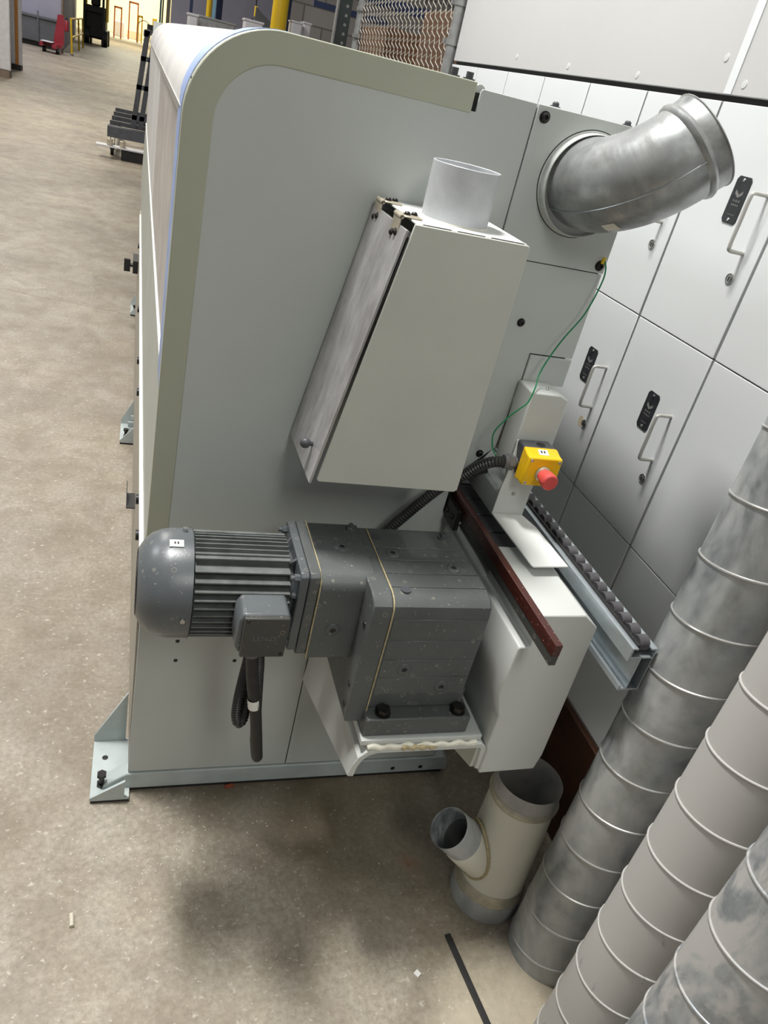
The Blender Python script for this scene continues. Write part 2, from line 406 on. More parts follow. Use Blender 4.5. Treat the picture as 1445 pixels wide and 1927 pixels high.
def text_mb(txt, size, depth, mat):
    cu = bpy.data.curves.new('t', 'FONT'); cu.body = txt; cu.size = size; cu.extrude = depth; cu.align_x = 'CENTER'; cu.align_y = 'CENTER'
    o = bpy.data.objects.new('t', cu); COL.objects.link(o); dg = bpy.context.evaluated_depsgraph_get()
    me = bpy.data.meshes.new_from_object(o.evaluated_get(dg)); b = MB(); b.bm.from_mesh(me)
    bpy.data.objects.remove(o); bpy.data.curves.remove(cu); bpy.data.meshes.remove(me)
    b.map(lambda p: mat @ p); return b

def bolt(parent, p, d, r=0.007, h=0.004, mt='screw', name='screw', washer=True, hexhead=False):
    p = Vector(p); d = Vector(d).normalized(); b = MB()
    if washer: b.cyl(p, p + d * h * 0.35, r * 1.25, n=18)
    n = 6 if hexhead else 18
    q = p + d * (h * 0.3 if washer else 0)
    if hexhead: b.cyl(q, q + d * h, r, n=6)
    else:
        # button head with a socket
        b.lathe(q, d, [(0, r), (h * 0.6, r * 0.95), (h, r * 0.65), (h, r * 0.42), (h * 0.35, r * 0.40), (h * 0.35, 0.0001)], n=14)
    return put(name, b, mt, parent, smooth=30)

# ================================================================== THE SETTING
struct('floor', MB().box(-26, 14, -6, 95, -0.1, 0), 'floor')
# wall above the lockers, on the right
wr = struct('wall_right', MB().box(1.05, 1.12, -1.6, 1.80, 1.566, 3.2), 'upperwall', bevel=0.001)
for (y, z) in ((1.247, 1.595), (0.90, 1.585), (0.555, 1.582), (0.265, 1.625), (0.185, 1.585), (1.12, 1.80), (1.10, 1.80)):
    put('cover_cap', MB().lathe((1.05, y, z), (-1, 0, 0), [(0, 0.0075), (0.0012, 0.007), (0.0016, 0.0001)], n=20), 'white', wr)
struct('trim_1', MB().box(1.0475, 1.0499, 0.2105, 0.2325, 1.567, 3.2), 'locker')
struct('trim_2', MB().box(1.062, 1.12, -1.6, 1.80, 1.545, 1.567), 'darkgap')
# far building
struct('wall_back', MB().box(0.55, 12, 30.0, 30.4, 0, 6), 'greywall')
struct('wall_middle', MB().box(1.85, 8, 12.0, 12.25, 0, 5), 'block')
struct('wall_left', MB().prism([(-9, 30.5), (-2.86, 30.5), (-2.86, 31.0), (-3.6, 45.5), (-4.2, 45.5), (-3.4, 31.2), (-9, 31.2)], 'z', 0, 6), 'greywall')
struct('wall_far', MB().box(-14, 8, 84, 84.5, 0, 9), 'farwall')
struct('wall_far_side', MB().box(1.1, 1.5, 46, 84, 0, 9), 'farwall')

# ================================================================== LOCKERS
PITCH = 0.2635; Y0 = -0.035
def locker(label, y, z0, z1, group, fitted, tier):
    t = thing('locker', label, 'locker', (1.05, y, z0), group)
    g = 0.0022
    put('cabinet_body', MB().box(1.069, 1.50, y + 0.0008, y + PITCH - 0.0008, z0 + 0.0008, z1 - 0.0008), 'lockerbody', t)
    put('door', MB().box(1.05, 1.067, y + g * 1.55, y + PITCH - g * 1.55, z0 + g * 0.6, z1 - g * 0.6), 'locker', t, bevel=0.001)
    if fitted:
        py, pz = y + 0.114, z0 + 0.262
        pl = put('nameplate', MB().prism([(py - 0.020, pz - 0.034), (py - 0.015, pz - 0.040), (py + 0.015, pz - 0.040), (py + 0.020, pz - 0.034), (py + 0.020, pz + 0.034), (py + 0.015, pz + 0.040), (py - 0.015, pz + 0.040), (py - 0.020, pz + 0.034)], 'x', 1.0482, 1.05), 'plate', t)
        for s in (-1, 1):
            put('screw', MB().lathe((1.0482, py, pz + s * 0.034), (-1, 0, 0), [(0, 0.0032), (0.0012, 0.003), (0.002, 0.0015), (0.0012, 0.0001)], n=12), 'steel', pl)
        # printed mark: a chevron pointing down over two rows of worn lettering
        b = MB()
        for s in (-1, 1):
            b.prism([(py, pz + 0.004), (py, pz + 0.0095), (py + s * 0.010, pz + 0.0165), (py + s * 0.010, pz + 0.010)], 'x', 1.0478, 1.0483)
        put('chevron_mark', b, 'platemark', pl)
        b = MB()
        for row, (zz, hh, cnt) in enumerate(((pz - 0.003, 0.0042, 5), (pz - 0.0095, 0.0025, 7), (pz - 0.0255, 0.0016, 6))):
            for k in range(cnt):
                yy = py - 0.010 + 0.020 * (k + 0.5) / cnt
                b.box(1.0479, 1.0483, yy - 0.0009, yy + 0.0009, zz, zz + hh * (0.7 if k % 2 else 1))
        put('lettering', b, 'platemark', pl)
        hy = y + 0.043; za, zb = z0 + 0.184, z0 + 0.282
        c = 0.010
        path = spline([(1.051, hy, za), (1.035, hy, za), (1.020, hy, za + 0.001), (1.016, hy, za + c), (1.016, hy, (za + zb) / 2), (1.016, hy, zb - c), (1.020, hy, zb - 0.001), (1.035, hy, zb), (1.051, hy, zb)], 6)
        put('handle', MB().tube(path, 0.0036, 12), 'handle', t)
        ly, lz = y + 0.048, z0 + 0.138
        lk = put('lock', MB().lathe((1.05, ly, lz), (-1, 0, 0), [(0, 0.0105), (0.002, 0.0100), (0.0025, 0.0085), (0.001, 0.0078), (0.001, 0.0062), (0.0028, 0.0058), (0.0028, 0.0001)], n=28), 'steel', t)
        put('keyhole', MB().box(1.0465, 1.0474, ly - 0.0008, ly + 0.0008, lz - 0.004, lz + 0.0035).box(1.0466, 1.0475, ly - 0.0062, ly - 0.0056, lz - 0.003, lz + 0.003), 'black', lk)
    return t
tiers = {'bottom': (0.301, 0.724), 'middle': (0.724, 1.142), 'upper': (1.142, 1.556)}
lk_labels = {
 ('middle', 0): 'white middle row locker with black plate, third in from right frame edge of that row',
 ('middle', 1): 'white middle row locker beside yellow stop button, cream stain around its lock',
 ('upper', 0): 'white upper row locker whose full black plate shows right of the elbow mouth',
 ('upper', 1): 'white upper row locker with its lower handle end and lock just under the steel elbow',
 ('middle', -1): 'plain white middle row locker front above left of the leaning-looking tall ducts',
 ('upper', -1): 'white upper row locker front cut by the right frame edge, nothing fitted in view',
 ('bottom', 0): 'plain white bottom row locker front right beside the last conveyor rollers',
 ('bottom', -1): 'plain white bottom row locker front partly behind the nearest standing ducts',
 ('bottom', 1): 'shaded bottom row locker front behind the far conveyor rollers',
 ('upper', 2): 'white upper row locker front directly behind the steel elbow',
 ('upper', 3): 'upper row locker front, fourth counting left from the elbow mouth, above machine top edge',
 ('upper', 4): 'upper row locker front right of the machine lid hinge gap',
 ('upper', 5): 'upper row locker front above the machine lid end bolt',
 ('upper', 6): 'upper row locker front next to the chain link fence post',
}
for (tr, k), lab in lk_labels.items():
    z0, z1 = tiers[tr]
    if tr == 'middle' and k == 0: lab = 'white middle row locker with the lowest fully visible black plate and handle'
    if tr == 'middle' and k == -1: lab = 'plain white middle row locker front cut by the right frame edge above the tall ducts'
    if tr == 'upper' and k == -1: lab = 'white upper row locker front at the right frame edge, beside the full plate and handle'
    y = Y0 + k * PITCH
    fitted = (tr == 'middle' and k in (0, 1)) or (tr == 'upper' and k >= 0)
    t = locker(lab, y, z0, z1, 'white lockers along the right wall', fitted, tr)
    if (tr, k) == ('middle', 1):
        put('stain', MB().prism([(0.283, 0.852), (0.298, 0.848), (0.304, 0.860), (0.302, 0.873), (0.288, 0.875)], 'x', 1.0496, 1.0502), 'rust', t)
tag(put('plinth_board', MB().box(1.035, 1.049, -0.9, 1.3, 0.0, 0.299), 'wood', bevel=0.001), 'dark brown wood grained board standing below the bottom lockers on the floor', 'board')

# ================================================================== MACHINE
S = lambda p: Vector((p.x - 0.015 * p.y, p.y, p.z))
mc = thing('edge_banding_machine', 'long grey and white enclosed woodworking machine with rounded lid corner on steel feet', 'machine', (0.42, 2.8, 0))
L = 4.0
# end cover: olive band around the rounded corner
rb = 0.125
outer = [(0.071, 0.60)] + [(0.0765, 1.478 - rb)] + arc(0.0765 + rb, 1.478 - rb, rb, 180, 90, 16)[1:] + [(0.478, 1.478)]
rn = 0.085
inner = [(0.106, 0.60)] + [(0.1175, 1.478 - rb)] + arc(0.1175 + rn, 1.4375 - rn, rn, 180, 90, 16)[1:] + [(0.478, 1.4375)]
put('end_cover', MB().ring(outer, inner, -0.0015, 0.035), 'band', mc, bevel=0.0014, seg=2)
put('cover_bolt', MB().cyl((0.445, 0.015, 1.478), (0.445, 0.015, 1.480), 0.009, n=20).cyl((0.445, 0.015, 1.480), (0.445, 0.015, 1.489), 0.0055, n=18), 'darkgrey', mc)
put('cover_bolt', MB().cyl((0.468, 0.012, 1.478), (0.468, 0.012, 1.480), 0.009, n=20).cyl((0.468, 0.012, 1.480), (0.468, 0.012, 1.488), 0.0055, n=18), 'darkgrey', mc)
# dark backing behind the panel joints
put('end_backing', MB().prism([(0.085, 0.06), (0.085, 1.40), (0.16, 1.465), (0.47, 1.465), (0.777, 1.466), (0.777, 1.10), (0.70, 1.04), (0.69, 0.912), (0.625, 0.80), (0.625, 0.77), (0.675, 0.71), (0.79, 0.60), (0.79, 0.06)], 'y', 0.004, 0.03), 'darkgap', mc)
g = 0.0007
main = [(0.100, 0.60), (0.1135, 1.478 - rb)] + [(x - 0.003, z + 0.003) for x, z in arc(0.1175 + rn, 1.4375 - rn, rn, 180, 90, 14)[1:]] + [(0.4855, 1.4405), (0.4865, 1.467), (0.489, 1.471), (0.579 - g, 1.4705), (0.579 - g, 1.249), (0.782, 1.249 - g * 0.3), (0.782, 1.0965), (0.6955, 1.0965), (0.6955, 1.04), (0.687, 0.9085), (0.62, 0.84), (0.62, 0.765), (0.678, 0.705), (0.79, 0.60), (0.415 + g, 0.60)]
put('end_panel', MB().prism(main, 'y', 0.0, 0.004), 'panel', mc, bevel=0.0006, seg=1)
put('lower_end_panel', MB().prism([(0.069, 0.060), (0.0715, 0.5985), (0.4135, 0.5985), (0.4135, 0.060)], 'y', 0.0, 0.02), 'panel', mc, bevel=0.001)
put('lower_end_panel', MB().prism([(0.4155, 0.060), (0.4155, 0.5985), (0.79, 0.5985), (0.79, 0.060)], 'y', 0.0, 0.02), 'panel', mc, bevel=0.001)
dp = put('duct_panel', MB().prism([(0.579 + g, 1.2505), (0.579 + g, 1.471), (0.782, 1.4725), (0.782, 1.2505)], 'y', -0.0025, 0.004), 'panel', mc, bevel=0.0008)
for p in ((0.594, -0.0025, 1.456), (0.770, -0.0025, 1.263)): bolt(dp, p, (0, -1, 0), 0.0068, 0.0045)
for p in ((0.660, 0, 1.148), (0.659, 0, 0.893)): bolt(mc, p, (0, -1, 0), 0.0058, 0.004)
put('cover_flap', MB().box(0.6968, 0.781, -0.003, 0.004, 1.043, 1.0945), 'panel', mc, bevel=0.001)
for p in ((0.612, 0.01, 1.4725), (0.741, 0.01, 1.4725)):
    put('lid_screw', MB().lathe(p, (0, 0, 1), [(0, 0.008), (0.001, 0.008), (0.001, 0.0055), (0.005, 0.005), (0.007, 0.003), (0.007, 0.0001)], n=16), 'darkgrey', mc)
put('lid_hinge', MB().cyl((0.488, 0.010, 1.4675), (0.488, 0.10, 1.4675), 0.0085, n=22), 'white', mc)
for (x, z) in ((0.144, 0.43), (0.144, 0.38), (0.261, 0.378)):
    put('hole_plug', MB().lathe((x, 0.0, z), (0, -1, 0), [(0, 0.0042), (0.0006, 0.0040), (0.0008, 0.0001)], n=16), 'black', mc)
# long shell, its top a little above eye height
prof_top = [(0.083, 1.335)] + [(0.076, 1.36)] + arc(0.0765 + rb, 1.473 - rb, rb - 0.0005, 175, 90, 14) + [(0.475, 1.4725), (0.475, 1.44), (0.40, 1.42), (0.15, 1.335)]
put('lid_shell', MB().prism(prof_top, 'y', 0.065, L).map(S), 'shell', mc, smooth=40)
put('rear_body', MB().prism([(0.478, 1.46), (0.78, 1.468), (0.78, 1.05), (0.70, 1.03), (0.55, 1.0), (0.40, 1.38)], 'y', 0.032, L), 'white', mc)
# windows under the lid edge, with upright joints
for n_, (ya, yb) in enumerate(((0.066, 1.50), (1.512, 2.62), (2.632, 2.78), (2.79, 3.96))):
    put('side_window', MB().box(0.0825, 0.10, ya, yb, 0.945, 1.334).map(S), 'dustywin' if n_ == 0 else 'shell', mc)
put('side_ledge', MB().box(0.078, 0.12, 0.036, 3.97, 0.936, 0.944).map(S), 'brightedge', mc)
put('side_panel', MB().prism([(0.079, 0.935), (0.0705, 0.606), (0.12, 0.606), (0.12, 0.935)], 'y', 0.036, 3.97).map(S), 'greenpaint', mc)
put('lower_ledge', MB().box(0.0625, 0.12, 0.036, 3.08, 0.593, 0.6045).map(S), 'brightedge', mc)
put('side_skirt', MB().prism([(0.0655, 0.591), (0.069, 0.058), (0.12, 0.058), (0.12, 0.591)], 'y', 0.022, 3.25).map(S), 'beige', mc)
put('core', MB().box(0.135, 0.60, 0.04, 3.9, 0.07, 1.30), 'darkgap', mc)
put('far_end_panel', MB().box(0.03, 0.70, 4.0, 4.03, 0.06, 1.46), 'panel', mc)
put('base_beam', MB().box(0.60, 0.79, 0.04, 3.9, 0.06, 0.70), 'panel', mc)
# masking tape strip along the lid edge
tp_o = [(0.0745, 0.925), (0.0758, 1.478 - rb)] + arc(0.0765 + rb, 1.4785 - rb, rb + 0.0008, 180, 84, 18)[1:]
tp_i = [(0.080, 0.925), (0.081, 1.478 - rb)] + arc(0.0765 + rb, 1.4785 - rb, rb - 0.004, 180, 84, 18)[1:]
put('masking_tape', MB().ring(tp_o, tp_i, 0.034, 0.165), 'bluetape', mc)
# knobs and small fittings on the skirt ledge
for yy in (0.16, 0.30, 0.88, 1.12, 1.62, 2.55):
    put('skirt_knob', MB().cyl((0.0575, yy, 0.570), (0.068, yy, 0.570), 0.011, n=16).map(S), 'black', mc)
b = MB().box(0.042, 0.066, 2.80, 2.95, 0.375, 0.435).box(0.000, 0.030, 2.86, 2.88, 0.365, 0.425).box(0.028, 0.044, 2.86, 2.90, 0.39, 0.40)
put('side_control', b.map(S), 'black', mc)
put('skirt_bracket', MB().prism([(0.70, 0.30), (0.78, 0.30), (0.80, 0.33)], 'x', 0.044, 0.046).box(0.044, 0.068, 0.70, 0.78, 0.299, 0.302).map(S), 'black', mc)
# feet and skid
def foot(y, front):
    f = put('foot', MB().box(-0.006, 0.074, y - 0.03, y + 0.135, 0.008, 0.016), 'bluefoot', mc)
    b = MB()
    b.prism([(-0.006, 0.016), (0.064, 0.064 if front else 0.10), (0.064, 0.016)], 'y', y - 0.030, y - 0.024)
    put('back_gusset', MB().prism([(-0.006, 0.016), (-0.006, 0.034), (0.062, 0.165), (0.062, 0.016)], 'y', y + 0.129, y + 0.135), 'bluefoot', f)
    if not front:
        for k in range(4): put('step_block', MB().box(0.012 + 0.01 * k, 0.064, y + 0.05 + k * 0.016, y + 0.056 + k * 0.016, 0.016, 0.035 + 0.02 * k), 'bluefoot', f)
    put('gusset', b, 'bluefoot', f)
    put('rubber_pad', MB().box(-0.004, 0.074, y - 0.028, y + 0.133, 0.0, 0.008), 'rubberblack', f)
    b = MB().cyl((0.016, y + 0.005, 0.016), (0.016, y + 0.005, 0.024), 0.0105, n=6).cyl((0.016, y + 0.005, 0.020), (0.016, y + 0.005, 0.045), 0.006, n=14).cyl((0.016, y + 0.005, 0.045), (0.016, y + 0.005, 0.053), 0.0105, n=6)
    put('levelling_bolt', b, 'screw', f)
    put('bolt_hole', MB().cyl((0.020, y + 0.080, 0.0160), (0.020, y + 0.080, 0.0165), 0.0065, n=18), 'black', f)
    return f
foot(0.0, True)
for yy in (1.70, 3.32): foot(yy, False)
put('skid', MB().prism([(0.0, 0.010), (0.066, 0.057), (0.815, 0.057), (0.829, 0.045), (0.831, 0.010)], 'y', -0.004, 0.03), 'bluefoot', mc, bevel=0.003)
put('skid_pad', MB().box(0.002, 0.82, 0.0, 0.03, 0.0, 0.010), 'rubberblack', mc)
for x in (0.686, 0.759): put('bolt_hole', MB().cyl((x, -0.004, 0.026), (x, -0.0046, 0.026), 0.0055, n=16), 'screw', mc)
for p in ((0.41, 0.09), (0.44, 0.075), (0.43, 0.115)):
    pass

# cover column carrying the stop button bracket, right of the end panel
cl = thing('guard_column', 'tall narrow pale sheet metal guard box with bent plate foot, behind the yellow stop box', 'guard', (0.72, -0.03, 0.80))
put('column_cover', MB().prism([(0.689, 0.88), (0.689, 1.048), (0.746, 1.048), (0.765, 1.040), (0.765, 0.88)], 'y', -0.063, -0.0045), 'white', cl, bevel=0.003)
b = MB(); P_ = [(0.6895, -0.0645, 0.958), (0.7555, -0.0645, 0.958), (0.7375, -0.0895, 0.900), (0.6760, -0.0895, 0.9045)]
va = [b.bm.verts.new(Vector(p)) for p in P_]; vb = [b.bm.verts.new(Vector(p) + Vector((0, -0.0025, -0.001))) for p in P_]
b.bm.faces.new(va); b.bm.faces.new(list(reversed(vb)))
for i in range(4): b.bm.faces.new([va[i], vb[i], vb[(i + 1) % 4], va[(i + 1) % 4]])
b.prism([(0.6712, 0.8175), (0.6725, 0.873), (0.6760, 0.9045), (0.7375, 0.900), (0.7345, 0.870), (0.7340, 0.8175)], 'y', -0.0920, -0.0893)
put('mounting_plate', b, 'white', cl)
b = MB().prism([(0.6710, -0.0925), (0.7335, -0.0925), (0.7440, -0.132), (0.7490, -0.2565), (0.6810, -0.2600), (0.6785, -0.2560)], 'z', 0.8155, 0.8185)
put('deflector_plate', b, 'chainpaint', cl, bevel=0.0008)
bolt(cl, (0.7013, -0.092, 0.862), (0, -1, 0), 0.0040, 0.003, 'steel', washer=False)
bolt(cl, (0.7300, -0.040, 1.0480), (0, 0, 1), 0.0040, 0.003, 'steel', washer=False)
put('inner_guard', MB().prism([(0.6740, 0.8115), (0.6740, 0.858), (0.680, 0.863), (0.7330, 0.863), (0.7330, 0.8115)], 'y', -0.088, 0.10), 'panel', cl, bevel=0.002)

# ================================================================== EMERGENCY STOP
es = thing('emergency_stop', 'yellow stop box with faded red mushroom button on the pale guard column', 'stop button', (0.715, -0.09, 0.90))
put('base', MB().box(0.6895, 0.7520, -0.100, -0.0660, 0.902, 0.9605), 'darkgrey', es, bevel=0.004, seg=3)
put('knockout_ring', MB().lathe((0.726, -0.085, 0.9605), (0, 0, 1), [(0, 0.0085), (0.0005, 0.0085), (0.0006, 0.0068), (0.0002, 0.0066), (0.0002, 0.0001)], n=24), 'black', es)
side = [(-0.099, 0.900), (-0.099, 0.9620), (-0.106, 0.9610), (-0.118, 0.9568), (-0.131, 0.9558), (-0.131, 0.9010), (-0.118, 0.9020), (-0.107, 0.9005)]
put('yellow_cover', MB().prism(side, 'x', 0.6855, 0.7515), 'yellow', es, bevel=0.003, seg=3)
for (x, z) in ((0.6915, 0.9500), (0.7460, 0.9495), (0.6915, 0.9065), (0.7460, 0.9062)):
    bolt(es, (x, -0.131, z), (0, -1, 0), 0.0030, 0.0014, 'steel', washer=False)
put('button_collar', MB().lathe((0.7190, -0.131, 0.9265), (0, -1, 0), [(0, 0.0140), (0.004, 0.0140), (0.006, 0.0115), (0.007, 0.0001)], n=28), 'hinge', es)
put('push_button', MB().lathe((0.7190, -0.136, 0.9265), (0, -1, 0), [(0, 0.0115), (0.006, 0.0128), (0.010, 0.0140), (0.025, 0.0152), (0.028, 0.0146), (0.0297, 0.0125), (0.0303, 0.0001)], n=36), 'red', es)
stk = put('label_sticker', MB().prism([(-0.1070, 0.9610), (-0.1195, 0.9567), (-0.1195, 0.9572), (-0.1070, 0.9615)], 'x', 0.709, 0.728), 'sticker', es)
for x0 in (0.7135, 0.7195): put('print', MB().prism([(-0.110, 0.9602), (-0.1155, 0.9583), (-0.1155, 0.9588), (-0.110, 0.9607)], 'x', x0, x0 + 0.003), 'ink', stk)
put('cable_gland', MB().cyl((0.6640, -0.085, 0.9215), (0.6715, -0.085, 0.9215), 0.0125, n=20).cyl((0.6715, -0.085, 0.9215), (0.6820, -0.085, 0.9215), 0.0145, n=6).cyl((0.6820, -0.085, 0.9215), (0.6885, -0.085, 0.9215), 0.011, n=20), 'gland', es)
tag(put('conduit', corrugated([(0.430, -0.062, 0.66), (0.462, -0.058, 0.707), (0.503, -0.050, 0.752), (0.545, -0.045, 0.800), (0.582, -0.045, 0.842), (0.612, -0.055, 0.873), (0.630, -0.064, 0.897), (0.648, -0.076, 0.914), (0.667, -0.085, 0.9215)], 0.0108, 0.0055, 0.0018), 'conduit'),
    'black corrugated hose curving from behind the gearbox up to the yellow stop box', 'hose')
tag(put('conduit', corrugated([(0.600, -0.028, 0.838), (0.618, -0.032, 0.853), (0.636, -0.036, 0.868), (0.652, -0.040, 0.878), (0.6622, -0.044, 0.884)], 0.0085, 0.0055, 0.0018), 'conduit'),
    'second black corrugated hose just under the curved one, beside the hood corner', 'hose')
gw = thing('ground_wire', 'thin green earth wire with yellow terminal hanging over the panel right edge', 'wire', (0.7685, -0.008, 1.263))
put('wire', MB().tube(spline([(0.7700, -0.010, 1.276), (0.7745, -0.017, 1.262), (0.773, -0.022, 1.238), (0.757, -0.030, 1.187), (0.732, -0.033, 1.142), (0.716, -0.034, 1.105), (0.704, -0.040, 1.074), (0.693, -0.060, 1.056), (0.683, -0.069, 1.031), (0.671, -0.070, 1.018), (0.659, -0.060, 0.994), (0.647, -0.052, 0.962), (0.651, -0.052, 0.936), (0.658, -0.060, 0.922), (0.666, -0.068, 0.916)], 10), 0.0014, 8), 'greenwire', gw)
put('terminal', MB().cyl((0.7692, -0.0095, 1.268), (0.7700, -0.010, 1.2785), 0.0030, n=12), 'ringyellow', gw)

# ================================================================== EXTRACTION HOOD
hd = thing('extraction_hood', 'pale grey boxy dust hood with pipe stub on top, hung on the machine end panel', 'hood', (0.43, -0.09, 0.9))
D = 0.18
front = [(0.372, 1.300), (0.541, 1.300), (0.544, 1.297), (0.544, 0.909), (0.539, 0.9045), (0.311, 0.9065), (0.3075, 0.911)]
put('front_box', MB().prism(front, 'y', -D, -D + 0.0035), 'boxpaint', hd, bevel=0.0015)
put('side_wall', MB().box(0.5405, 0.5440, -D + 0.003, 0.0, 0.908, 1.2985), 'boxpaint', hd, bevel=0.001)
put('inner_wall', MB().prism([(0.374, 1.288), (0.540, 1.288), (0.540, 0.935), (0.316, 0.935)], 'y', -0.006, -0.001), 'panel', hd)
tpb = MB().prism([(0.376, -D + 0.006), (0.541, -D + 0.006), (0.541, 0.0), (0.376, 0.0)], 'z', 1.2975, 1.3005)
put('top_plate', tpb, 'chainpaint', hd, bevel=0.001)
put('top_weld_gap', MB().box(0.385, 0.425, -D + 0.0035, -D + 0.006, 1.2995, 1.3008).box(0.435, 0.475, -D + 0.0035, -D + 0.006, 1.2995, 1.3008).box(0.485, 0.535, -D + 0.0035, -D + 0.006, 1.2995, 1.3008), 'ink', hd)
# clear flap on the left, slightly ajar
A = Vector((0.3665, -D + 0.002, 1.290)); Bv = Vector((0.3645, -0.004, 1.290)); Cb = Vector((0.300, -D - 0.001, 0.903)); Db = Vector((0.297, -0.010, 0.903))
b = MB(); nrm = Vector((-0.985, 0, 0.17)) * 0.004
vs = [b.bm.verts.new(p) for p in (A, Bv, Db, Cb)]; vs2 = [b.bm.verts.new(p + nrm) for p in (A, Bv, Db, Cb)]
b.bm.faces.new(vs); b.bm.faces.new(list(reversed(vs2)))
for i in range(4): b.bm.faces.new([vs[i], vs2[i], vs2[(i + 1) % 4], vs[(i + 1) % 4]])
put('clear_flap', b, 'flap', hd, bevel=0.0006, seg=1)
b = MB()
vs = [Vector((0.3705, -D + 0.0045, 1.288)), Vector((0.3705, -0.006, 1.288)), Vector((0.304, -0.006, 0.93)), Vector((0.304, -D + 0.0045, 0.93))]
b.bm.faces.new([b.bm.verts.new(p) for p in vs]); put('flap_edge', b, 'darkgap', hd, solid=0.001)
kx = 0.3080
put('knob', MB().cyl((kx - 0.004, -0.135, 0.948), (kx - 0.012, -0.137, 0.950), 0.004, n=12).sphere((kx - 0.018, -0.139, 0.951), 0.0085, 20, 12), 'darkgrey', hd)
for yy in (-0.030, -0.132):
    hg = put('hinge', MB().box(0.362, 0.392, yy - 0.016, yy + 0.016, 1.3008, 1.3030).box(0.3600, 0.3625, yy - 0.016, yy + 0.016, 1.268, 1.3030).cyl((0.3625, yy - 0.016, 1.301), (0.3625, yy + 0.016, 1.301), 0.0035, n=12), 'hinge', hd, bevel=0.0006, seg=1)
    for q, d in (((0.374, yy, 1.303), (0, 0, 1)), ((0.386, yy + 0.006, 1.303), (0, 0, 1)), ((0.3600, yy - 0.009, 1.280), (-1, 0, 0)), ((0.3600, yy + 0.007, 1.276), (-1, 0, 0))):
        bolt(hg, q, d, 0.0042, 0.003)
put('pipe_stub', MB().lathe((0.4580, -0.092, 1.2995), (0, 0, 1), [(0, 0.0485), (0.0745, 0.0485), (0.0752, 0.0478), (0.0745, 0.0468), (0.0, 0.0468)], n=64), 'whitepipe', hd)
put('pipe_weld', MB().lathe((0.4580, -0.092, 1.3003), (0, 0, 1), [(0, 0.0495), (0.0012, 0.0492), (0.0020, 0.0484)], n=48), 'caulk', hd)
put('pipe_floor', MB().cyl((0.4580, -0.092, 1.296), (0.4580, -0.092, 1.2972), 0.046, n=40), 'darkgap', hd)

# ================================================================== ELBOW DUCT
el = thing('elbow_duct', 'shiny galvanised steel elbow pipe sticking out of the upper right end panel', 'duct elbow', (0.694, 0, 1.379))
P0 = Vector((0.695, -0.015, 1.382)); sd = Vector((math.cos(0.794), 0, math.sin(0.794))); Rb = 0.112; th = 1.499; r = 0.0680
path = [P0]; n = 28
for i in range(1, n + 1):
    a = th * i / n; path.append(P0 + Vector((0, -1, 0)) * Rb * math.sin(a) + sd * Rb * (1 - math.cos(a)))
dl = (path[-1] - path[-2]).normalized()
end = path[-1]; path = [Vector((0.695, -0.002, 1.382))] + path; n += 1
put('bend', MB().tube(path, r, 56, cap=False), 'galvbright', el)
put('bead', MB().lathe(end, dl, [(-0.007, r), (-0.004, r + 0.0035), (0.0, r + 0.0048), (0.004, r + 0.0035), (0.007, r)], n=56), 'galvbright', el)
put('mouth', MB().lathe(end, dl, [(0.004, r), (0.026, r + 0.001), (0.0275, r + 0.0028), (0.0290, r + 0.002), (0.0275, r - 0.001), (0.0, r - 0.003), (-0.004, r - 0.003)], n=56), 'galvbright', el)
put('bore', MB().tube(path, r - 0.003, 40, cap=False), 'galv', el)
put('collar', MB().lathe((0.6925, -0.0025, 1.377), (0, -1, 0), [(0, 0.0785), (0.0012, 0.0785), (0.0012, 0.0755), (0.017, 0.0755), (0.018, 0.0745), (0.017, 0.0735), (0.004, 0.073), (0.004, 0.05)], n=64), 'white', el)
put('collar_gap', MB().lathe((0.6925, -0.0026, 1.377), (0, -1, 0), [(0, 0.0800), (0.0004, 0.0796), (0.0006, 0.0780)], n=64), 'ink', el)
# locked seam along the underside of the bend
u_, v_ = MB().frame(Vector((0, -1, 0)))
sp = []
for i, p in enumerate(path):
    t = (path[min(i + 1, n)] - path[max(i - 1, 0)]).normalized()
    q = Vector((0.72, 0, -0.69)); q = (q - t * q.dot(t)).normalized(); q2 = (Vector((-0.62, -0.55, -0.56)) - t * Vector((-0.62, -0.55, -0.56)).dot(t)).normalized()
    sp.append(p + q2 * (r + 0.0004))
put('seam', MB().tube(sp, 0.0013, 8), 'galvspiral', el)
c = path[12]; t = (path[13] - path[11]).normalized()
q = (Vector((-0.15, -0.45, -0.88)) - t * Vector((-0.15, -0.45, -0.88)).dot(t)).normalized(); s_ = t.cross(q)
b = MB(); W_ = [c + t * a_ + (q * math.cos(bb) + s_ * math.sin(bb)) * (r + 0.0006) for a_ in (-0.010, 0.012) for bb in (-0.16, 0, 0.16)]
V_ = [b.bm.verts.new(p) for p in W_]; b.bm.faces.new([V_[0], V_[1], V_[4], V_[3]]); b.bm.faces.new([V_[1], V_[2], V_[5], V_[4]])
put('torn_label', b, 'caulk', el)

# ================================================================== GEARMOTOR
gm = thing('gearmotor', 'dark grey electric motor with cooling fins driving a blocky gearbox on a white bracket', 'motor', (0.42, -0.22, 0.525))
AY, AZ = -0.190, 0.716
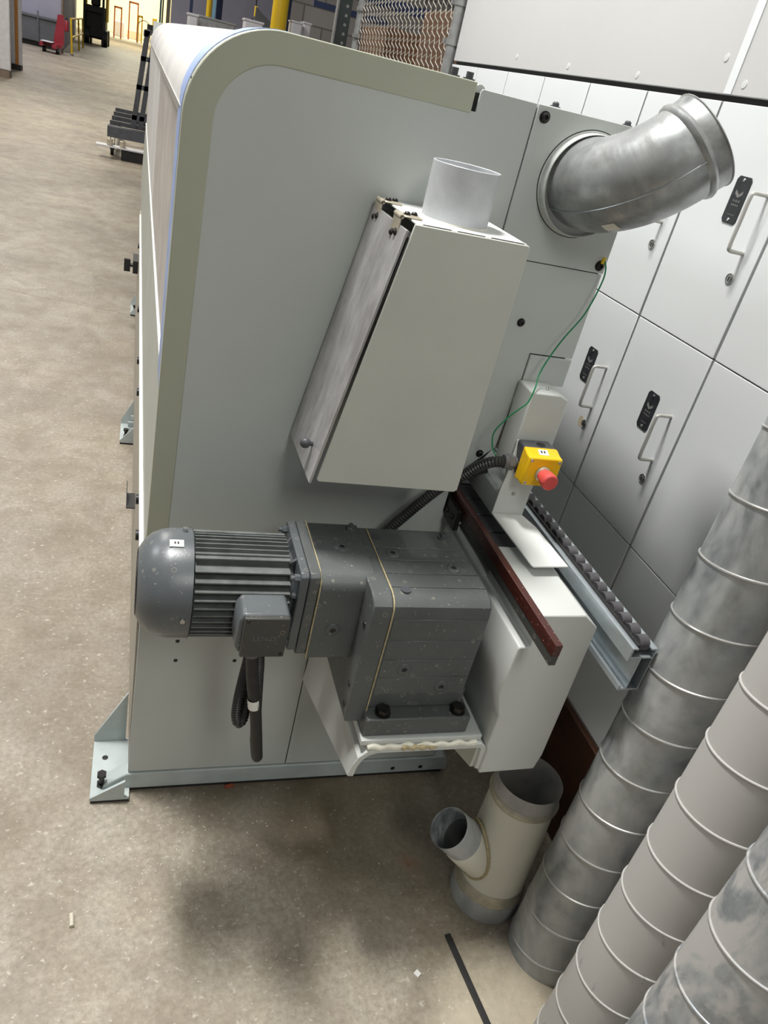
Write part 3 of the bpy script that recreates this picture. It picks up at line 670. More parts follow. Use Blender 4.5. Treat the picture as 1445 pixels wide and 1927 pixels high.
# fan cover
put('fan_cover', MB().lathe((0.134, AY, AZ), (-1, 0, 0), [(0, 0.0875), (0.0, 0.0855), (0.030, 0.0855), (0.044, 0.083), (0.058, 0.077), (0.070, 0.066), (0.0765, 0.055), (0.078, 0.052), (0.0775, 0.050)], n=64), 'motor', gm)
b = MB()
for rr in (0.050, 0.042, 0.034, 0.026, 0.018, 0.010):
    b.tube([(0.0560, AY + rr * math.cos(2 * PI * k / 36), AZ + rr * math.sin(2 * PI * k / 36)) for k in range(37)], 0.0014, 6)
for k in range(12): b.tube([(0.0565, AY + 0.004 * math.cos(PI * k / 6), AZ + 0.004 * math.sin(PI * k / 6)), (0.0565, AY + 0.052 * math.cos(PI * k / 6), AZ + 0.052 * math.sin(PI * k / 6))], 0.0012, 6)
put('fan_grille', b, 'black', gm)
put('fan_recess', MB().cyl((0.064, AY, AZ), (0.063, AY, AZ), 0.052, n=32), 'darkgap', gm)
b = MB().cyl((0.122, AY - 0.0840, AZ - 0.006), (0.122, AY - 0.0895, AZ - 0.006), 0.0038, n=14)
put('cover_screw', b, 'steel', gm)
put('cover_screw', MB().cyl((0.122, AY + 0.02, AZ + 0.084), (0.122, AY + 0.02, AZ + 0.089), 0.0038, n=14), 'steel', gm)
fs = put('fan_sticker', MB().prism([(AY - 0.024, AZ + 0.0832), (AY - 0.010, AZ + 0.0860), (AY - 0.010, AZ + 0.0866), (AY - 0.024, AZ + 0.0838)], 'x', 0.0985, 0.119), 'sticker', gm)
put('print', MB().prism([(AY - 0.0185, AZ + 0.0845), (AY - 0.0150, AZ + 0.0852), (AY - 0.0150, AZ + 0.0870), (AY - 0.0185, AZ + 0.0862)], 'x', 0.105, 0.1075).prism([(AY - 0.0185, AZ + 0.0845), (AY - 0.0150, AZ + 0.0852), (AY - 0.0150, AZ + 0.0870), (AY - 0.0185, AZ + 0.0862)], 'x', 0.1095, 0.112), 'ink', fs)
# finned stator
body = put('stator', MB().cyl((0.130, AY, AZ), (0.283, AY, AZ), 0.0640, n=48), 'black', gm)  # black core colour stands in for deep shade between the fins
for k in range(13):
    zz = (-0.0735 + 0.01225 * k)
    if abs(zz) > 0.0828: continue
    half = math.sqrt(max(0.0832 ** 2 - zz * zz, 0))
    ins = math.sqrt(max(0.0625 ** 2 - zz * zz, 0)) if abs(zz) < 0.0625 else 0.0
    for s in (-1, 1):
        ya, yb = sorted((AY + s * half, AY + s * ins))
        if s > 0 and k % 2: pass
        put('cooling_fin', MB().box(0.136, 0.279, ya, yb, AZ + zz - 0.0011, AZ + zz + 0.0011), 'fin', gm)
for k in range(7):
    yy = -0.030 + 0.010 * k
    for s in (-1, 1):
        zt = math.sqrt(0.0832 ** 2 - yy * yy)
        z_a, z_b = sorted((AZ + s * zt, AZ + s * 0.0560))
        put('cooling_fin', MB().box(0.136, 0.279, AY + yy - 0.0011, AY + yy + 0.0011, z_a, z_b), 'fin', gm)
# end bell with ribs and square flange
bell = put('end_bell', MB().lathe((0.279, AY, AZ), (1, 0, 0), [(0, 0.072), (0.004, 0.060), (0.012, 0.056)], n=40, caps=(True, True)), 'motor', gm)
for k in range(8):
    a = PI / 8 + k * PI / 4
    u = Vector((0, math.cos(a), math.sin(a))); nn = Vector((0, -math.sin(a), math.cos(a))) * 0.0022
    P_ = [Vector((0.279, AY, AZ)) + u * 0.056, Vector((0.279, AY, AZ)) + u * 0.066, Vector((0.2905, AY, AZ)) + u * 0.080, Vector((0.2905, AY, AZ)) + u * 0.052]
    b = MB(); va = [b.bm.verts.new(p + nn) for p in P_]; vb = [b.bm.verts.new(p - nn) for p in P_]
    b.bm.faces.new(va); b.bm.faces.new(list(reversed(vb)))
    for i in range(4): b.bm.faces.new([va[i], vb[i], vb[(i + 1) % 4], va[(i + 1) % 4]])
    put('rib', b, 'motor', bell)
def rsq(y0, y1, z0, z1, c):
    return [(y0 + c, z0), (y1 - c, z0), (y1, z0 + c), (y1, z1 - c), (y1 - c, z1), (y0 + c, z1), (y0, z1 - c), (y0, z0 + c)]
put('flange', MB().prism(rsq(-0.268, -0.108, 0.640, 0.793, 0.006), 'x', 0.290, 0.3035), 'motor', gm, bevel=0.002)
put('flange', MB().prism(rsq(-0.268, -0.106, 0.632, 0.793, 0.006), 'x', 0.3045, 0.3215), 'gear', gm, bevel=0.002)
for (yy, zz) in ((-0.258, 0.780), (-0.122, 0.780), (-0.258, 0.655), (-0.122, 0.655)):
    put('flange_bolt', MB().cyl((0.290, yy, zz), (0.282, yy, zz), 0.0062, n=6).cyl((0.282, yy, zz), (0.276, yy, zz), 0.0038, n=12), 'motor', gm)
# first gear stage, then the main housing
g1 = MB().prism([(-0.112, 0.629), (-0.112, 0.790), (-0.240, 0.790), (-0.256, 0.785), (-0.266, 0.775), (-0.269, 0.762), (-0.269, 0.629)], 'x', 0.3225, 0.412)
put('gear_stage', g1, 'gear', gm, bevel=0.0015)
gk = [(0.3222, yy, 0.7905) for yy in (-0.11, -0.15, -0.20, -0.24)] + [(0.3222, -0.262, 0.784), (0.3222, -0.2695, 0.77), (0.3222, -0.2698, 0.72), (0.3222, -0.2698, 0.63)]
put('gasket_bead', MB().tube(spline(gk, 5), 0.0014, 8), 'sealant', gm)
hp = [(-0.115, 0.535), (-0.115, 0.787), (-0.290, 0.787), (-0.306, 0.783), (-0.3175, 0.774), (-0.321, 0.760), (-0.321, 0.535)]
put('left_housing', MB().prism(hp, 'x', 0.3955, 0.428), 'gear', gm, bevel=0.002)
hp2 = [(-0.115, 0.596), (-0.115, 0.787), (-0.290, 0.787), (-0.306, 0.783), (-0.3175, 0.774), (-0.321, 0.760), (-0.321, 0.596)]
put('right_housing', MB().prism(hp2, 'x', 0.4285, 0.594), 'gear', gm, bevel=0.002)
for zz in (0.735, 0.6915, 0.652, 0.6145):
    put('casting_step', MB().box(0.432, 0.592, -0.3222, -0.3200, zz - 0.0185, zz + 0.0185), 'gear', gm, bevel=0.0008, seg=1)
for yy in (-0.160, -0.195, -0.232, -0.268):
    put('casting_step', MB().box(0.430, 0.592 - (0.0 if yy < -0.2 else 0.012), yy - 0.0165, yy + 0.0165, 0.7865, 0.7885), 'gear', gm, bevel=0.0008, seg=1)
gk = [(0.4283, yy, 0.7876) for yy in (-0.118, -0.16, -0.22, -0.27)] + [(0.4283, -0.300, 0.7862), (0.4283, -0.3175, 0.7755), (0.4283, -0.3218, 0.755), (0.4283, -0.3218, 0.69), (0.4283, -0.3218, 0.62), (0.4283, -0.3218, 0.56)]
put('gasket_bead', MB().tube(spline(gk, 5), 0.0014, 8), 'sealant', gm)
def plug(p, d, r=0.0115):
    p = Vector(p); d = Vector(d)
    put('socket_plug', MB().lathe(p, d, [(0, r * 1.08), (0.0012, r * 1.02), (0.0022, r * 0.86), (0.0024, r * 0.42), (0.0006, r * 0.38), (0.0006, 0.0001)], n=26), 'gear', gm)
    put('plug_socket', MB().cyl(p + d * 0.0008, p + d * 0.0014, r * 0.38, n=6), 'black', gm)
plug((0.371, -0.183, 0.790), (0, 0, 1)); plug((0.456, -0.193, 0.7885), (0, 0, 1)); plug((0.553, -0.232, 0.7885), (0, 0, 1))
plug((0.357, -0.269, 0.688), (0, -1, 0)); plug((0.473, -0.322, 0.651), (0, -1, 0)); plug((0.548, -0.322, 0.612), (0, -1, 0))
for p in ((0.397, -0.128, 0.787), (0.567, -0.140, 0.7885)):
    put('stud', MB().cyl(p, Vector(p) + Vector((0, 0, 0.002)), 0.0105, n=20).cyl(Vector(p) + Vector((0, 0, 0.002)), Vector(p) + Vector((0, 0, 0.009)), 0.0078, n=6).cyl(Vector(p) + Vector((0, 0, 0.009)), Vector(p) + Vector((0, 0, 0.014)), 0.0042, n=12), 'gear', gm)
for p in ((0.440, -0.145, 0.7886), (0.452, -0.290, 0.787)):
    put('cover_disc', MB().cyl(p, Vector(p) + Vector((0, 0, 0.0008)), 0.0085, n=24), 'greysteel', gm)
# mounting foot
ft = put('mounting_foot', MB().prism([(-0.114, 0.5605), (-0.114, 0.5995), (-0.316, 0.5995), (-0.316, 0.5605)], 'x', 0.4285, 0.600), 'gear', gm, bevel=0.002)
put('mounting_foot', MB().box(0.424, 0.612, -0.344, -0.112, 0.522, 0.560), 'gear', gm, bevel=0.003)
for x in (0.455, 0.590):
    fb = put('foot_bolt', MB().lathe((x, -0.329, 0.560), (0, 0, 1), [(0, 0.0135), (0.002, 0.0135), (0.002, 0.0115)], n=24, caps=(True, True)).cyl((x, -0.329, 0.562), (x, -0.329, 0.572), 0.0115, n=6), 'screw', gm)
put('output_shaft', MB().cyl((0.594, -0.215, 0.69), (0.636, -0.215, 0.69), 0.026, n=32), 'black', gm)
for p in ((0.3955, -0.30, 0.725), (0.3955, -0.30, 0.60), (0.3955, -0.30, 0.555)):
    put('side_screw', MB().lathe(p, (-1, 0, 0), [(0, 0.0055), (0.0012, 0.005), (0.0013, 0.0024), (0.0002, 0.0001)], n=14), 'screw', gm)
# terminal box
jb = put('terminal_box', MB().prism([(0.201, 0.687), (0.195, 0.700), (0.196, 0.748), (0.203, 0.760), (0.268, 0.760), (0.273, 0.750), (0.272, 0.687)], 'y', -0.322, -0.272), 'motor', gm, bevel=0.004, seg=3)
put('terminal_box_lid', MB().prism([(0.203, 0.687), (0.203, 0.7595), (0.2685, 0.7595), (0.2685, 0.687)], 'y', -0.331, -0.322), 'blackbar', jb, bevel=0.002)
for (x, z) in ((0.2085, 0.7545), (0.263, 0.693)):
    put('lid_screw', MB().lathe((x, -0.331, z), (0, -1, 0), [(0, 0.0028), (0.0010, 0.0026), (0.0010, 0.0012), (0.0002, 0.0001)], n=12), 'screw', jb)
put('lid_lettering', text_mb('LENZE', 0.0125, 0.0003, Matrix.Translation((0.2365, -0.3312, 0.7225)) @ Matrix.Rotation(PI / 2, 4, 'X')), 'motor', jb)
put('box_neck', MB().box(0.205, 0.265, -0.275, -0.25, 0.695, 0.75), 'motor', jb)
put('cable_gland', MB().cyl((0.2250, -0.298, 0.688), (0.2275, -0.298, 0.672), 0.0155, n=6).cyl((0.2275, -0.298, 0.672), (0.2285, -0.298, 0.665), 0.013, n=20), 'gland', gm)
# power cable hose: smooth sleeve then corrugated loops
hs = thing('cable_hose', 'dark looped cable hose hanging below the motor terminal box', 'hose', (0.23, -0.298, 0.66))
put('sleeve', MB().tube(spline([(0.228, -0.298, 0.668), (0.233, -0.300, 0.63), (0.238, -0.301, 0.60), (0.243, -0.302, 0.578)], 8), [0.0098 for _ in range(25)], 16), 'rubberblack', hs)
put('hose', MB().tube(spline([(0.243, -0.302, 0.580), (0.250, -0.302, 0.54), (0.258, -0.300, 0.49), (0.265, -0.297, 0.445), (0.269, -0.289, 0.424), (0.2695, -0.275, 0.421), (0.267, -0.262, 0.44)], 10), 0.0096, 16), 'rubberblack', hs)
put('hose', corrugated([(0.267, -0.262, 0.438), (0.262, -0.258, 0.49), (0.256, -0.255, 0.56), (0.252, -0.250, 0.61), (0.247, -0.243, 0.635), (0.240, -0.238, 0.625), (0.236, -0.238, 0.58), (0.231, -0.243, 0.52), (0.230, -0.250, 0.485), (0.235, -0.255, 0.470), (0.243, -0.250, 0.480), (0.247, -0.23, 0.52), (0.248, -0.18, 0.58), (0.25, -0.10, 0.62)], 0.0092), 'conduit', hs)
put('hose_label', MB().tube(spline([(0.2425, -0.302, 0.575), (0.2455, -0.3022, 0.556)], 4), 0.0104, 18, cap=False), 'sticker', hs)

# ================================================================== BRACKET UNDER THE GEARBOX
bk = thing('gearbox_bracket', 'white painted channel bracket carrying the gearbox, with tan caulk stains on its front edge', 'bracket', (0.53, -0.2, 0.44))
cen = [(0.4155, 0.446), (0.418, 0.468), (0.4245, 0.486), (0.436, 0.4985), (0.452, 0.504), (0.641, 0.504), (0.648, 0.498), (0.652, 0.446)]
def offs(pts, h):
    out = []
    for i, p in enumerate(pts):
        a = Vector(pts[max(i - 1, 0)]); c_ = Vector(pts[min(i + 1, len(pts) - 1)]); t = (c_ - a).normalized(); out.append((p[0] - t.y * h, p[1] + t.x * h))
    return out
b = MB().ring(offs(cen, 0.0058), offs(cen, -0.0050), -0.360, -0.004)
def trim(p):
    if p.z < 0.47 and p.y > -0.1: p.z = p.z - 0.12
    return p
put('channel', b.map(trim), 'white', bk, bevel=0.0012)
put('gusset', MB().prism([(-0.352, 0.443), (-0.352, 0.496), (-0.01, 0.496), (-0.01, 0.30)], 'x', 0.640, 0.646), 'boxpaint', bk)
put('pad_plate', MB().box(0.421, 0.641, -0.352, -0.06, 0.5105, 0.5215), 'white', bk, bevel=0.001)
b = MB()
pts = [(0.432 + 0.0105 * k, -0.357 + 0.002 * math.sin(k * 2.1), 0.5105 + 0.001 * math.sin(k * 1.3)) for k in range(20)]
put('caulk_bead', b.tube(spline(pts, 3), [0.0035 + 0.0018 * abs(math.sin(k * 0.37)) for k in range(58)], 8), 'caulk', bk)
put('rust_stain', MB().tube(spline([(0.492 + 0.008 * k, -0.3595, 0.5095 + 0.001 * math.sin(k * 2.3)) for k in range(9)], 3), [0.0045 + 0.0012 * math.sin(k) for k in range(25)], 8), 'sealant', bk)

# ================================================================== WHITE GUARD BOX AND TRACK
gb = thing('track_guard_box', 'white sheet metal box around the track end, right of the gearbox', 'guard box', (0.70, -0.27, 0.44))
pf = [(0.653, 0.441), (0.653, 0.498), (0.6485, 0.511), (0.6485, 0.580), (0.632, 0.632), (0.634, 0.730), (0.6365, 0.735), (0.6545, 0.735), (0.6548, 0.7995), (0.734, 0.8000), (0.763, 0.776), (0.7685, 0.480), (0.763, 0.4435)]
put('front_section', MB().prism(pf, 'y', -0.366, -0.174), 'white', gb, bevel=0.0022, seg=2)
pb = [(0.653, 0.441), (0.653, 0.498), (0.6485, 0.511), (0.6485, 0.580), (0.632, 0.632), (0.634, 0.730), (0.6545, 0.735), (0.700, 0.735), (0.763, 0.745), (0.7685, 0.480), (0.763, 0.4435)]
put('rear_section', MB().prism(pb, 'y', -0.1735, 0.0), 'white', gb, bevel=0.001)
tr = thing('chain_track', 'black segmented chain track running beside the dark red rail into the machine', 'chain track', (0.68, 0.3, 0.74))
put('track_bed', MB().box(0.657, 0.706, -0.168, 1.4, 0.752, 0.776), 'black', tr)
for k in range(24):
    ya = -0.172 + 0.0595 * k
    put('chain_pad', MB().box(0.6555, 0.704, ya + 0.0025, ya + 0.057, 0.776, 0.790), 'darkgrey', tr, bevel=0.0015)
rl = thing('guide_rail', 'dark red brown layered rail with square end crossing above the white guard box', 'rail', (0.64, 0.2, 0.77))
put('brown_strip', MB().box(0.6335, 0.6465, -0.447, 1.4, 0.7885, 0.8095), 'brownbar', rl, bevel=0.0008, seg=1)
put('black_strip', MB().box(0.6345, 0.6460, -0.447, 1.4, 0.7715, 0.788), 'blackbar', rl, bevel=0.0006, seg=1)
put('side_bar', MB().box(0.6230, 0.6330, -0.055, 1.4, 0.752, 0.795), 'black', rl, bevel=0.001)
for yy in (-0.035, -0.01): bolt(rl, (0.623, yy, 0.772), (-1, 0, 0), 0.005, 0.003, 'screw')

# ================================================================== ROLLER RAIL
rr_ = thing('roller_rail', 'aluminium rail with a row of small grey rollers, ending beside the tall ducts', 'roller rail', (0.80, 0.2, 0.71))
Ye = -0.438
b = MB()
for q in ((0.779, 0.7825, 0.7695, 0.795), (0.7825, 0.790, 0.7925, 0.795), (0.7825, 0.8225, 0.7755, 0.7785), (0.8010, 0.8030, 0.7125, 0.7755), (0.8225, 0.8250, 0.7125, 0.795), (0.8140, 0.8225, 0.7925, 0.795), (0.787, 0.8250, 0.709, 0.7125), (0.787, 0.7905, 0.7125, 0.7185)):
    b.box(q[0], q[1], Ye, 1.5, q[2], q[3])
put('rail_body', b, 'aluminium', rr_)
put('rubber_strip', MB().box(0.7895, 0.7940, Ye + 0.004, 1.49, 0.784, 0.7985), 'rubberblack', rr_)
for k in range(30):
    yy = -0.418 + 0.0272 * k
    w_ = put('roller', MB().lathe((0.7965, yy, 0.7915), (1, 0, 0), [(0.001, 0.0035), (0.001, 0.0100), (0.0005, 0.0120), (0.0012, 0.0128), (0.0185, 0.0128), (0.0192, 0.0120), (0.0178, 0.0100), (0.0178, 0.0035)], n=24), 'rubber', rr_)
    if k < 17: put('axle', MB().cyl((0.7930, yy, 0.7915), (0.8180, yy, 0.7915), 0.0030, n=10), 'screw', w_)

# ================================================================== DUCTS STANDING ON THE FLOOR
def spiral(label, cx, cy, r, h, phase, mt, pitch=0.1038):
    t = thing('spiral_duct', label, 'duct', (cx, cy, 0), 'spiral ducts standing on end')
    put('duct_wall', MB().lathe((cx, cy, 0.0), (0, 0, 1), [(0, r), (0.001, r), (h, r), (h, r - 0.0012), (0.002, r - 0.0012)], n=96), mt, t)
    # bottom end rolled smooth, then the locked spiral seam
    n = int(h / pitch * 64); pts = []
    for i in range(n + 1):
        z = 0.006 + (h - 0.012) * i / n; a = 2 * PI * (z - phase) / pitch
        pts.append((cx + (r + 0.0002) * math.cos(a), cy + (r + 0.0002) * math.sin(a), z))
    put('spiral_seam', MB().tube(pts, 0.0021, 8), mt if mt != 'galvspiral' else 'seam', t)
    return t
def ph(az_left, z): return z  # seam passes z at the given bearing
A1 = math.radians(43.35 + 90) / (2 * PI) * 0.1038
spiral('smudged grey spiral duct standing nearest the lockers, leftmost of the tall ducts', 0.907, -0.457, 0.081, 1.52, 0.851 - A1, 'galvspiral')
spiral('evenly dust coated pale spiral duct standing between the other two', 0.858, -0.660, 0.081, 1.52, 0.580 - A1, 'galvdusty')
spiral('streaky half dusty spiral duct in the lower right frame corner', 0.790, -0.836, 0.081, 1.52, 0.470 - A1, 'galvhalf')
yd = thing('branch_duct', 'short dusty steel Y duct with side branch standing under the white guard box', 'duct branch', (0.817, -0.325, 0))
put('main_tube', MB().lathe((0.817, -0.322, 0.0), (0.003, 0.04, 1), [(0.045, 0.0745), (0.065, 0.0718), (0.20, 0.0690), (0.296, 0.0665), (0.300, 0.0665)], n=72), 'ypiece', yd)
put('base_collar', MB().lathe((0.817, -0.322, 0.0), (0, 0, 1), [(0.0, 0.0765), (0.048, 0.0762), (0.0485, 0.0745)], n=72), 'galvspiral', yd)
put('foil_tape', MB().lathe((0.817, -0.322, 0.0), (0.003, 0.04, 1), [(0.043, 0.0772), (0.050, 0.0768), (0.070, 0.0730), (0.072, 0.0722)], n=72), 'foiltape', yd)
put('top_bead', MB().lathe((0.818, -0.310, 0.298), (0.003, 0.04, 1), [(-0.004, 0.067), (0.0, 0.0705), (0.005, 0.0715), (0.010, 0.0695), (0.013, 0.0670)], n=72), 'foiltape', yd)
put('top_collar', MB().lathe((0.818, -0.310, 0.298), (0.003, 0.04, 1), [(0.008, 0.0668), (0.046, 0.0662), (0.047, 0.0655), (0.045, 0.0648), (-0.25, 0.064)], n=72), 'galv', yd)
put('inner_floor', MB().cyl((0.817, -0.32, 0.03), (0.817, -0.32, 0.031), 0.062, n=40), 'darkgap', yd)
e0 = Vector((0.812, -0.315, 0.085)); e1 = Vector((0.673, -0.318, 0.223)); dd = (e1 - e0).normalized()
LL = (e1 - e0).length
put('branch', MB().lathe(e0, dd, [(0.035, 0.049), (0.090, 0.0475), (LL - 0.062, 0.0450), (LL - 0.058, 0.0425)], n=56), 'ypiece', yd)
put('branch_collar', MB().lathe(e0, dd, [(LL - 0.070, 0.0425), (LL - 0.0, 0.0418), (LL + 0.0012, 0.0410), (LL, 0.0402), (LL - 0.045, 0.0402), (LL - 0.050, 0.0380), (LL - 0.055, 0.0400), (LL - 0.13, 0.0400)], n=56), 'galvspiral', yd)
put('branch_stop', MB().cyl(e0 + dd * (LL - 0.12), e0 + dd * (LL - 0.121), 0.0395, n=40), 'darkgap', yd)
# tan sealant ring where the branch meets the tube
ring = []
for k in range(49):
    a = 2 * PI * k / 48; u1 = Vector((0, 1, 0)); u2 = dd.cross(u1).normalized(); rr0 = 0.0492
    off = u1 * rr0 * math.cos(a) + u2 * rr0 * math.sin(a)
    # march out along the branch until outside the main tube
    t_ = 0.0
    while t_ < LL:
        p = e0 + off + dd * t_
        cx = 0.817 + 0.003 * p.z; cy = -0.322 + 0.04 * p.z
        if math.hypot(p.x - cx, p.y - cy) > 0.0722: break
        t_ += 0.001
    ring.append(e0 + off + dd * t_)
put('sealant_ring', MB().tube(ring, 0.0032, 8, cap=False), 'sealant', yd)

# ================================================================== SMALL THINGS ON THE FLOOR
tag(put('rubber_strip', MB().box(-0.0065, 0.0065, -0.16, 0.16, 0.0, 0.004, Matrix.Translation((0.7205, -0.565, 0)) @ Matrix.Rotation(math.radians(7.3), 4, 'Z')), 'rubberblack', bevel=0.001), 'narrow black strip lying on the bare concrete left of the tall ducts', 'strip')
tag(put('plastic_chip', MB().box(-0.0055, 0.0055, -0.0055, 0.0055, 0, 0.002, Matrix.Translation((0.615, -0.472, 0)) @ Matrix.Rotation(0.6, 4, 'Z')), 'sticker'), 'small square white chip on the floor left of the black strip', 'chip')
tag(put('wood_peg', MB().tube([(-0.021, -0.276, 0.004), (-0.020, -0.284, 0.004), (-0.0185, -0.300, 0.004)], 0.0042, 12), 'woodchip'), 'small rounded peg lying alone on the floor at lower left', 'peg')
tag(put('brick_chip', MB().box(-0.010, 0.010, -0.004, 0.004, 0, 0.006, Matrix.Translation((0.292, -0.008, 0)) @ Matrix.Rotation(0.2, 4, 'Z')), 'redchip', bevel=0.001), 'small red brown chip on the floor against the machine skid', 'chip')
b = MB()
for k in range(420):
    if k < 300: x = random.gauss(0.22, 0.16); y = random.gauss(-0.20, 0.12)
    else: x = random.uniform(-0.2, 0.82); y = random.uniform(-0.75, 0.02)
    if y > -0.01 or (0.70 < x and -0.42 < y): continue
    s = random.uniform(0.0004, 0.0011); a = random.uniform(0, PI)
    b.box(-s * random.uniform(0.8, 3), s, -s, s * 0.5, 0, s * 0.5, Matrix.Translation((x, y, 0.0001)) @ Matrix.Rotation(a, 4, 'Z'))
deb = tag(put('wood_crumbs', b, 'woodchip'), 'scattered pale crumbs of wood dust on the floor in front of the machine', 'debris'); deb['kind'] = 'stuff'

# ================================================================== FENCE AND THINGS BEHIND THE MACHINE
fp = thing('chain_link_fence', 'galvanised chain link fence panel between two round posts above the machine', 'fence', (1.05, 2.6, 0))
for (y, lab) in ((1.84, 'near'), (3.40, 'far')):
    post = put('post', MB().cyl((1.045, y, 0), (1.045, y, 2.7), 0.021, n=20), 'galvpost', fp)
    for zz in (1.62, 1.74, 1.95):
        put('tension_band', MB().cyl((1.045, y, zz - 0.010), (1.045, y, zz + 0.010), 0.0245, n=20).box(1.015, 1.045, y - (0.03 if y > 3 else -0.018), y - (0.018 if y > 3 else -0.03), zz - 0.008, zz + 0.008), 'galvpost', post)
b = MB(); dz = 0.0245; dyw = 0.031
k = 0; yy = 1.87
while yy < 3.38:
    pts = []; z = 1.36; i = 0
    while z < 2.15:
        pts.append((1.045 + (0.004 if (i % 2) else -0.004), yy + (dyw * 0.54 if (i + k) % 2 else -dyw * 0.54), z)); z += dz; i += 1
    P_ = []
    for p, q in zip(pts[:-1], pts[1:]):
        p = Vector(p); q = Vector(q); P_ += [p, p + (q - p) * 0.12 + Vector((0, 0, 0.002)), p + (q - p) * 0.88 + Vector((0, 0, -0.002))]
    b.tube(P_, 0.0019, 5, cap=False); yy += dyw * 1.0; k += 1
wm = put('wire_mesh', b, 'wire', fp, smooth=60)
tag(put('cardboard_box', MB().box(1.35, 2.3, 2.55, 3.3, 0.0, 1.80), 'cardboard', bevel=0.004), 'large brown carton seen through the chain link mesh', 'box')
tag(put('timber_block', MB().box(1.22, 1.62, 2.15, 2.45, 0.0, 1.568), 'pinkwood', bevel=0.004), 'pinkish timber block low behind the chain link mesh', 'timber')
tag(put('cardboard_box', MB().box(1.30, 2.0, 3.8, 4.5, 0.0, 1.72), 'cardboard', bevel=0.004), 'darker brown carton behind the far fence post', 'box')
for o_, (xx, yy, z0, z1) in enumerate(((1.16, 4.6, 0, 3.2),)):
    rk = thing('rack_upright', 'dark green slotted steel rack upright left of the fence', 'rack post', (xx, yy, 0))
    put('channel', MB().box(xx, xx + 0.085, yy, yy + 0.06, z0, z1), 'rackgreen', rk, bevel=0.002)
    put('worn_edge', MB().box(xx - 0.010, xx, yy - 0.003, yy + 0.05, z0, z1), 'galvpost', rk)
    for k in range(50):
        zz = 1.50 + 0.052 * k
        if zz < 2.4: put('slot', MB().lathe((xx + 0.055, yy - 0.0005, zz), (0, -1, 0), [(0, 0.0095), (0.0008, 0.0095), (0.0008, 0.0001)], n=14).map(lambda p: Vector((p.x, p.y, p.z))), 'galvpost', rk)
tag(put('shelf_beam', MB().box(1.72, 2.6, 8.95, 9.02, 2.00, 2.06), 'navy'), 'dark blue horizontal rack beam high above the machine', 'beam')
tag(put('shelf_beam', MB().box(1.35, 3.2, 6.0, 6.06, 1.96, 2.03), 'navy'), 'dark blue beam seen through the top of the fence mesh', 'beam')
tag(put('round_column', MB().cyl((1.365, 9.0, 0), (1.365, 9.0, 4.5), 0.088, n=36), 'yellowpost'), 'thick round yellow column rising behind the machine lid', 'column')
tag(put('steel_post', MB().box(1.47, 1.515, 9.2, 9.26, 0, 4.5), 'navy'), 'slim dark blue post touching the thick yellow column', 'post')
tag(put('round_column', MB().cyl((1.425, 24, 0), (1.425, 24, 5.5), 0.075, n=24), 'yellowpost'), 'thin distant yellow column beside a pair of dark blue posts', 'column')
tag(put('steel_post', MB().box(0.985, 1.075, 26, 26.1, 0, 5.5), 'navy'), 'distant dark blue post left of the thin yellow column', 'post')
tag(put('steel_post', MB().box(1.58, 1.66, 25, 25.1, 0, 5.5), 'lightblue'), 'distant pale blue post strip right of the thin yellow column', 'post')
tag(put('steel_post', MB().box(1.69, 1.86, 25.2, 25.3, 0, 5.5), 'navy'), 'distant broad dark blue post right of the thin yellow column', 'post')
hk = thing('hanging_hook', 'small yellow and black lifting hook hanging from a thin cable', 'hook', (1.41, 12, 1.80))
put('cable', MB().cyl((1.40, 11.9, 1.95), (1.37, 11.9, 3.6), 0.010, n=8), 'black', hk)
put('hook_block', MB().box(1.385, 1.425, 11.87, 11.93, 1.84, 1.97), 'yellowpost', hk, bevel=0.006)
put('hook_tip', MB().tube(spline([(1.405, 11.9, 1.85), (1.41, 11.9, 1.80), (1.38, 11.9, 1.78), (1.365, 11.9, 1.81)], 6), 0.012, 8), 'black', hk)
tag(put('leaning_sheet', MB().prism([(1.31, 0.0), (1.31, 1.93), (1.56, 1.77), (1.56, 0.0)], 'y', 11.0, 11.02), 'greybin'), 'grey sheet with slanting top edge behind the machine lid', 'sheet')
def goods(label, x0, x1, z0, z1, y, mt='whitegoods'):
    t = thing('machine_part', label, 'equipment', ((x0 + x1) / 2, y, 0), 'distant white equipment behind the machine lid')
    put('body', MB().box(x0, x1, y, y + 0.25, z0, z1), mt, t, bevel=0.015)
    put('support', MB().box((x0 + x1) / 2 - 0.03, (x0 + x1) / 2 + 0.03, y + 0.05, y + 0.2, 0, z0), 'greybin', t)
    put('top_lip', MB().box(x0 - 0.008, x1 + 0.008, y - 0.01, y + 0.26, z1 - 0.02, z1), mt, t, bevel=0.004)
goods('small white block at the left end of the pale equipment above the lid', 0.35, 0.445, 1.45, 1.615, 8.0)
goods('long grey flat unit above the white lid shell', 0.46, 0.84, 1.45, 1.625, 8.3, 'galvpost')
goods('grey white box left of the slanting sheet', 0.93, 1.12, 1.45, 1.70, 8.3)
goods('white box with lip right of the dark blue post', 1.50, 1.62, 1.60, 1.815, 8.9)
goods('upright pale box, rightmost of the white equipment above the lid', 1.66, 1.745, 1.60, 1.835, 9.05)

